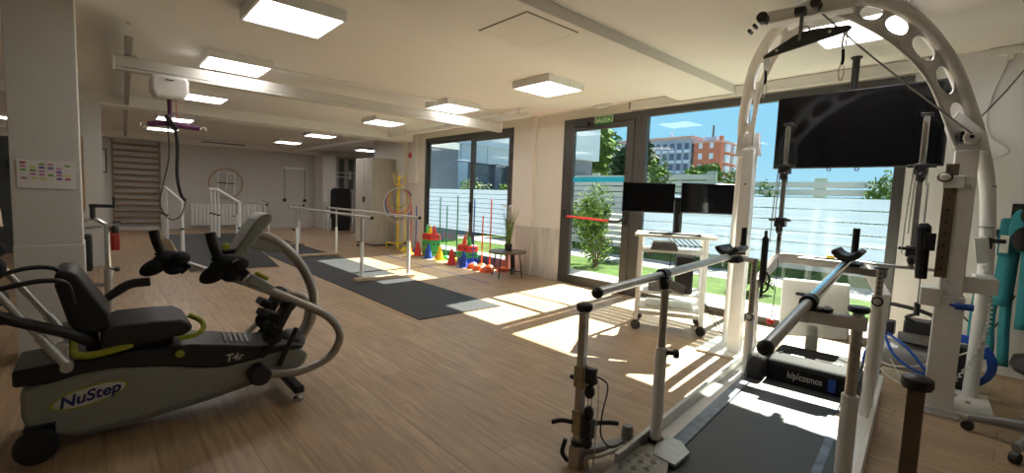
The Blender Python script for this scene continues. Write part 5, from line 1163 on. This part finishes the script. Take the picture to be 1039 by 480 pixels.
# ================================================================ OUTSIDE
struct(MB().b2((XW + 0.25, -30, -0.30), (120, 120, -0.12)).build('ground', 'earth'))
tag(MB().b2((6.0, -4, -0.12), (7.15, 11.9, -0.03)).build('paving_strip', 'paving'), 'pale paved strip outside along the windows', 'paving'); bpy.data.objects['paving_strip']['kind'] = 'structure'
o = MB().b2((7.15, -6, -0.12), (8.9, 12.45, -0.04)).build('lawn', 'lawn'); tag(o, 'sunny green lawn just beyond the paving', 'lawn', kind='stuff')
o = MB().b2((8.9, -6, -0.12), (10.2, 13.8, -0.035)).build('garden_path', 'paving'); tag(o, 'pale garden path between lawn strips', 'path', kind='structure')
o = MB().b2((10.2, -6, -0.12), (13.5, 13.8, -0.04)).build('lawn', 'lawn'); tag(o, 'far strip of lawn before the white fence', 'lawn', kind='stuff')
def fence(x, ya, yb, zt, n, lab, posts, dx=0.0):
    t = thing('garden_fence', lab, 'fence', (x, (ya + yb) / 2, -0.05))
    sl = MB(); h = (zt + 0.04) / n
    for i in range(n): sl.b2((x, ya, -0.039 + i * h), (x + 0.03, yb, -0.039 + (i + 1) * h - 0.035))
    sl.build('slats', 'fence', t)
    for y in posts: MB().b2((x + 0.03, y - 0.12, -0.039), (x + 0.12, y + 0.12, zt + 0.05)).build('post', 'fencepost', t)
fence(12.0, 5.5, 12.5, 2.20, 13, 'taller white slatted garden fence left of the monitors', (5.6, 7.4, 9.4, 11.4))
fence(12.0, -2.5, 5.45, 2.00, 12, 'lower white slatted garden fence behind the television', (-1.0, 1.2, 3.12, 4.7))
def bush(name, c, rad, n, m, lab, cat='bush', trunk=True, leaf=0.06, group=None):
    t = thing(name, lab, cat, (c[0], c[1], -0.04), 0, group)
    mb = MB()
    blobs = [(V(c) + V((random.uniform(-.5, .5) * rad[0], random.uniform(-.5, .5) * rad[1], random.uniform(-.5, .55) * rad[2])), random.uniform(0.45, 0.65)) for _ in range(7)]
    for i in range(n):
        bc, br = random.choice(blobs)
        d = V((random.gauss(0, 1), random.gauss(0, 1), random.gauss(0, 1))).normalized() * random.uniform(0.55, 1.0) * br
        p = bc + V((d.x * rad[0], d.y * rad[1], d.z * rad[2]))
        if p.z < 0.06: continue
        a = V((random.gauss(0, 1), random.gauss(0, 1), random.gauss(0, 1))).normalized(); b_ = a.orthogonal().normalized()
        s_ = leaf * random.uniform(0.6, 1.3)
        k = len(mb.v); mb.v += [p - a * s_, p + b_ * s_ * 0.5, p + a * s_, p - b_ * s_ * 0.5]; mb.f.append((k, k + 1, k + 2, k + 3))
    me = bpy.data.meshes.new('foliage'); me.from_pydata([tuple(v - V((c[0], c[1], -0.04))) for v in mb.v], [], mb.f); me.materials.append(M[m])
    o = bpy.data.objects.new('foliage', me); C.objects.link(o); o.parent = t
    if trunk:
        st_ = MB()
        for i in range(5):
            a = 2 * PI * i / 5; st_.tube([(0.03 * math.cos(a), 0.03 * math.sin(a), 0.0), (0.2 * rad[0] * math.cos(a), 0.2 * rad[1] * math.sin(a), (c[2]) * 0.6), (0.45 * rad[0] * math.cos(a), 0.45 * rad[1] * math.sin(a), c[2] + 0.4 * rad[2])], lambda q: 0.02 * (1 - 0.7 * q) * max(1, rad[2]), 6, 3)
        st_.build('stem', 'bark', t, local=True)
    return t
bush('garden_bush', (7.9, 6.05, 0.80), (0.55, 0.62, 0.85), 2600, 'shrub', 'leafy green bush seen through lower half of the exit door', leaf=0.05)
bush('garden_bush', (8.3, 7.4, 1.1), (0.6, 0.55, 0.7), 1500, 'shrubdark', 'darker taller bush left behind the door bush', leaf=0.05)
bush('garden_bush', (8.1, 2.9, 0.35), (0.45, 0.42, 0.45), 1400, 'shrub', 'low yellow green bush behind the treadmill front', leaf=0.045)
bush('garden_bush', (10.9, 6.6, 1.5), (0.4, 0.5, 1.0), 900, 'shrub', 'slim yellow green shrub behind the left monitor', leaf=0.06)
bush('garden_bush', (11.5, 4.75, 1.6), (0.3, 0.4, 0.7), 500, 'shrub', 'shrub top peeping out right of the arch leg', leaf=0.06)
bush('garden_bush', (11.5, 2.0, 1.45), (0.3, 0.55, 0.65), 600, 'shrub', 'shrub against the fence behind the right forearm pad', leaf=0.06)
bush('garden_bush', (11.5, 3.9, 1.45), (0.3, 0.35, 0.65), 400, 'shrub', 'small shrub against the fence left of the fence post', leaf=0.06)
for i, (x, y, r) in enumerate(((8.9, 12.0, 0.7), (9.6, 12.9, 0.6), (10.6, 13.1, 0.65), (11.5, 13.2, 0.6), (12.4, 13.2, 0.65))):
    bush('garden_bush', (x, y, 1.3), (0.55, 0.4, r), 700, 'shrub' if i % 2 else 'shrubdark', ['dark bush at the left of the sliding window view', 'light bush second from left before the clinic wing', 'dark bush in front of dark glazing of the clinic wing', 'light bush right of the window mullion', 'dark bush at right of the sliding window view'][i], leaf=0.06)
# pale hedge fence across in front of the wing
fence(12.6, 9.5, 12.4, 1.5, 8, 'white slatted fence far beyond the sliding window', (10.0, 11.8))
# clinic wing seen through left window
WG = thing('clinic_wing', 'pale clad clinic wing with dark glazing seen through sliding window', 'building', (11.0, 14.5, -0.1))
MB().b2((7.0, 14.3, -0.1), (18, 15.0, 5.0)).build('core', 'greyrender', WG)
for a, b, z0_, z1_ in ((8.98, 9.95, 2.62, 3.25), (9.98, 11.2, 2.62, 3.25), (11.23, 12.5, 2.62, 3.25), (12.53, 14.5, 2.62, 3.25), (8.98, 10.3, 1.55, 2.6), (8.98, 10.3, -0.1, 1.53)):
    MB().b2((a, 14.0, z0_), (b, 14.32, z1_)).build('cladding_panel', 'panelwall', WG)
MB().b2((10.3, 14.18, -0.1), (17.5, 14.3, 2.6)).build('glazing', 'darkglass', WG)
for x in (11.6, 12.3, 13.2): MB().b2((x, 13.95, -0.1), (x + 0.3, 14.25, 2.62)).build('column', 'greyrender', WG)
MB().b2((8.98, 13.9, 3.25), (18, 15.0, 5.0)).build('parapet', 'panelwall', WG)
for z in (0.5, 1.0, 1.4, 1.8, 2.2): MB().b2((10.4, 14.12, z), (11.6, 14.16, z + 0.05)).build('louvre', 'greyrender', WG)
MB().b2((7.0, 12.5, -0.1), (8.75, 14.3, 3.6)).build('grey_volume', 'greyrender', WG)
# apartment blocks
BA = thing('apartment_block', 'blue grey apartment block with rows of windows beyond trees', 'building', (62, 40, -0.1))
MB().b2((60, 30.95, -0.1), (70, 50, 10.3)).build('walls', 'bluefacade', BA)
MB().b2((59.8, 30.8, 10.3), (70, 50, 10.62)).build('roof', 'roofpink', BA)
wm = None
for fl__ in range(6):
    for k in range(9):
        y = 31.35 + k * 1.08; z = 1.75 + fl__ * 1.42
        if wm is None:
            wm = MB().b2((59.88, y, z), (60.0, y + 0.52, z + 0.85)).build('window', 'bluewin', BA); wy, wz = y, z
            bm0 = MB().b2((59.72, y - 0.28, z - 0.42), (60.0, y + 0.5, z - 0.05)).build('balcony', 'bluepanel', BA)
        else:
            for s_ in (wm, bm0):
                c_ = s_.copy(); C.objects.link(c_); c_.parent = BA; c_.location = (0, y - wy, z - wz)
MB().cyl((61, 34.5, 10.6), (61, 34.5, 11.6), 0.12).build('chimney', 'bluepanel', BA)
BB = thing('apartment_block', 'orange brick apartment block with white balconies right of the blue block', 'building', (62.5, 28.7, -0.1))
MB().b2((60, 26.9, -0.1), (64.8, 30.6, 9.55)).build('walls', 'brick', BB)
MB().b2((59.8, 26.75, 9.55), (64.8, 30.75, 9.8)).build('roof', 'roofpink', BB)
for k in range(6):
    for x in (60.9, 63.2): MB().b2((x, 26.6, 1.3 + k * 1.42), (x + 1.3, 26.9, 2.3 + k * 1.42)).build('balcony', 'bluepanel', BB)
for k in range(6):
    for y in (27.9, 29.4): MB().b2((59.92, y, 1.75 + k * 1.42), (60.0, y + 0.5, 2.5 + k * 1.42)).build('window', 'bluepanel', BB)
MB().b2((61.2, 28.2, 9.8), (63, 30.0, 10.5)).build('roof_house', 'bluepanel', BB)
MB().cyl((61, 28.55, 10.4), (61, 28.55, 11.9), 0.14).build('chimney', 'darkgrey', BB)
MB().b2((61, 27.3, 9.8), (61.5, 27.7, 10.5)).build('chimney', 'brick', BB)
# trees
def tree(c, rad, m, lab, n=1600, leaf=0.28):
    t = bush('tree', c, rad, n, m, lab, 'tree', False, leaf, 'trees beyond the fence')
    MB().tube([(0, 0, -0.08), (0.05, 0, c[2] * 0.5), (0, 0, c[2])], lambda q: 0.16 * (1 - 0.6 * q), 8, 3).build('trunk', 'bark', t, local=True)
tree((30, 20.3, 3.2), (1.8, 1.9, 2.2), 'treeleaf', 'green tree in front of the blue grey block, at left')
tree((30, 17.4, 2.8), (1.6, 1.6, 1.6), 'treeleaf', 'rounded green tree in front of the blue grey block, middle')
tree((33, 15.9, 2.9), (1.4, 1.4, 1.5), 'treeleaf', 'smaller green tree before the orange brick block')
tree((24, 18.6, 4.2), (2.2, 2.3, 2.4), 'treeleaf', 'tall green tree filling upper part of the exit door')
tree((26, 22.3, 4.0), (2.0, 1.9, 2.6), 'treeleaf', 'tall green tree behind left half of the exit door glass')
tree((22, 14.6, 3.6), (1.4, 1.2, 1.5), 'shrubdark', 'dark tree behind door jamb, left of the blue block')
tree((34, 3.6, 3.0), (1.2, 0.9, 1.6), 'shrubdark', 'small distant tree under the television right corner', 500, 0.22)

# ================================================================ LIGHT
sun = bpy.data.lights.new('sun', 'SUN'); sun.energy = 8.3; sun.angle = math.radians(0.55); sun.color = (1.0, 0.92, 0.78)
so = bpy.data.objects.new('sun', sun); C.objects.link(so)
d = V((-1.0, -0.11, -0.93)).normalized()
so.rotation_euler = d.to_track_quat('-Z', 'Y').to_euler(); so.location = (20, 3, 15)
w = bpy.data.worlds.new('world'); bpy.context.scene.world = w; w.use_nodes = True
nt = w.node_tree; bg = nt.nodes['Background']
tcw = nt.nodes.new('ShaderNodeTexCoord'); sx = nt.nodes.new('ShaderNodeSeparateXYZ'); nt.links.new(tcw.outputs['Generated'], sx.inputs[0])
rw = nt.nodes.new('ShaderNodeValToRGB'); nt.links.new(sx.outputs['Z'], rw.inputs['Fac'])
rw.color_ramp.elements[0].position = 0.0; rw.color_ramp.elements[0].color = (0.50, 0.80, 0.98, 1)
rw.color_ramp.elements[1].position = 1.0; rw.color_ramp.elements[1].color = (0.14, 0.38, 0.80, 1)
e_ = rw.color_ramp.elements.new(0.12); e_.color = (0.34, 0.71, 0.97, 1)
e_ = rw.color_ramp.elements.new(0.35); e_.color = (0.26, 0.62, 0.95, 1)
nt.links.new(rw.outputs['Color'], bg.inputs[0]); bg.inputs[1].default_value = 0.245

# ================================================================ CAMERA
cam = bpy.data.cameras.new('camera'); cam.sensor_fit = 'HORIZONTAL'; cam.sensor_width = 36; cam.lens = 467.75 / 1039 * 36
cam.clip_start = 0.05; cam.clip_end = 500
co = bpy.data.objects.new('camera', cam); C.objects.link(co)
r_ = V((0.7436649, -0.6674601, 0.03820382)); u_ = V((0.0274606, 0.08759176, 0.99577789)); w_ = V((0.66798835, 0.73947596, -0.08346778))
co.matrix_world = Matrix(((r_.x, u_.x, -w_.x, 0), (r_.y, u_.y, -w_.y, 0), (r_.z, u_.z, -w_.z, 1.35), (0, 0, 0, 1)))
sc = bpy.context.scene; sc.camera = co
sc.view_settings.view_transform = 'Standard'; sc.view_settings.look = 'None'; sc.view_settings.exposure = 2.15; sc.view_settings.gamma = 1.0
sc.view_settings.use_curve_mapping = False
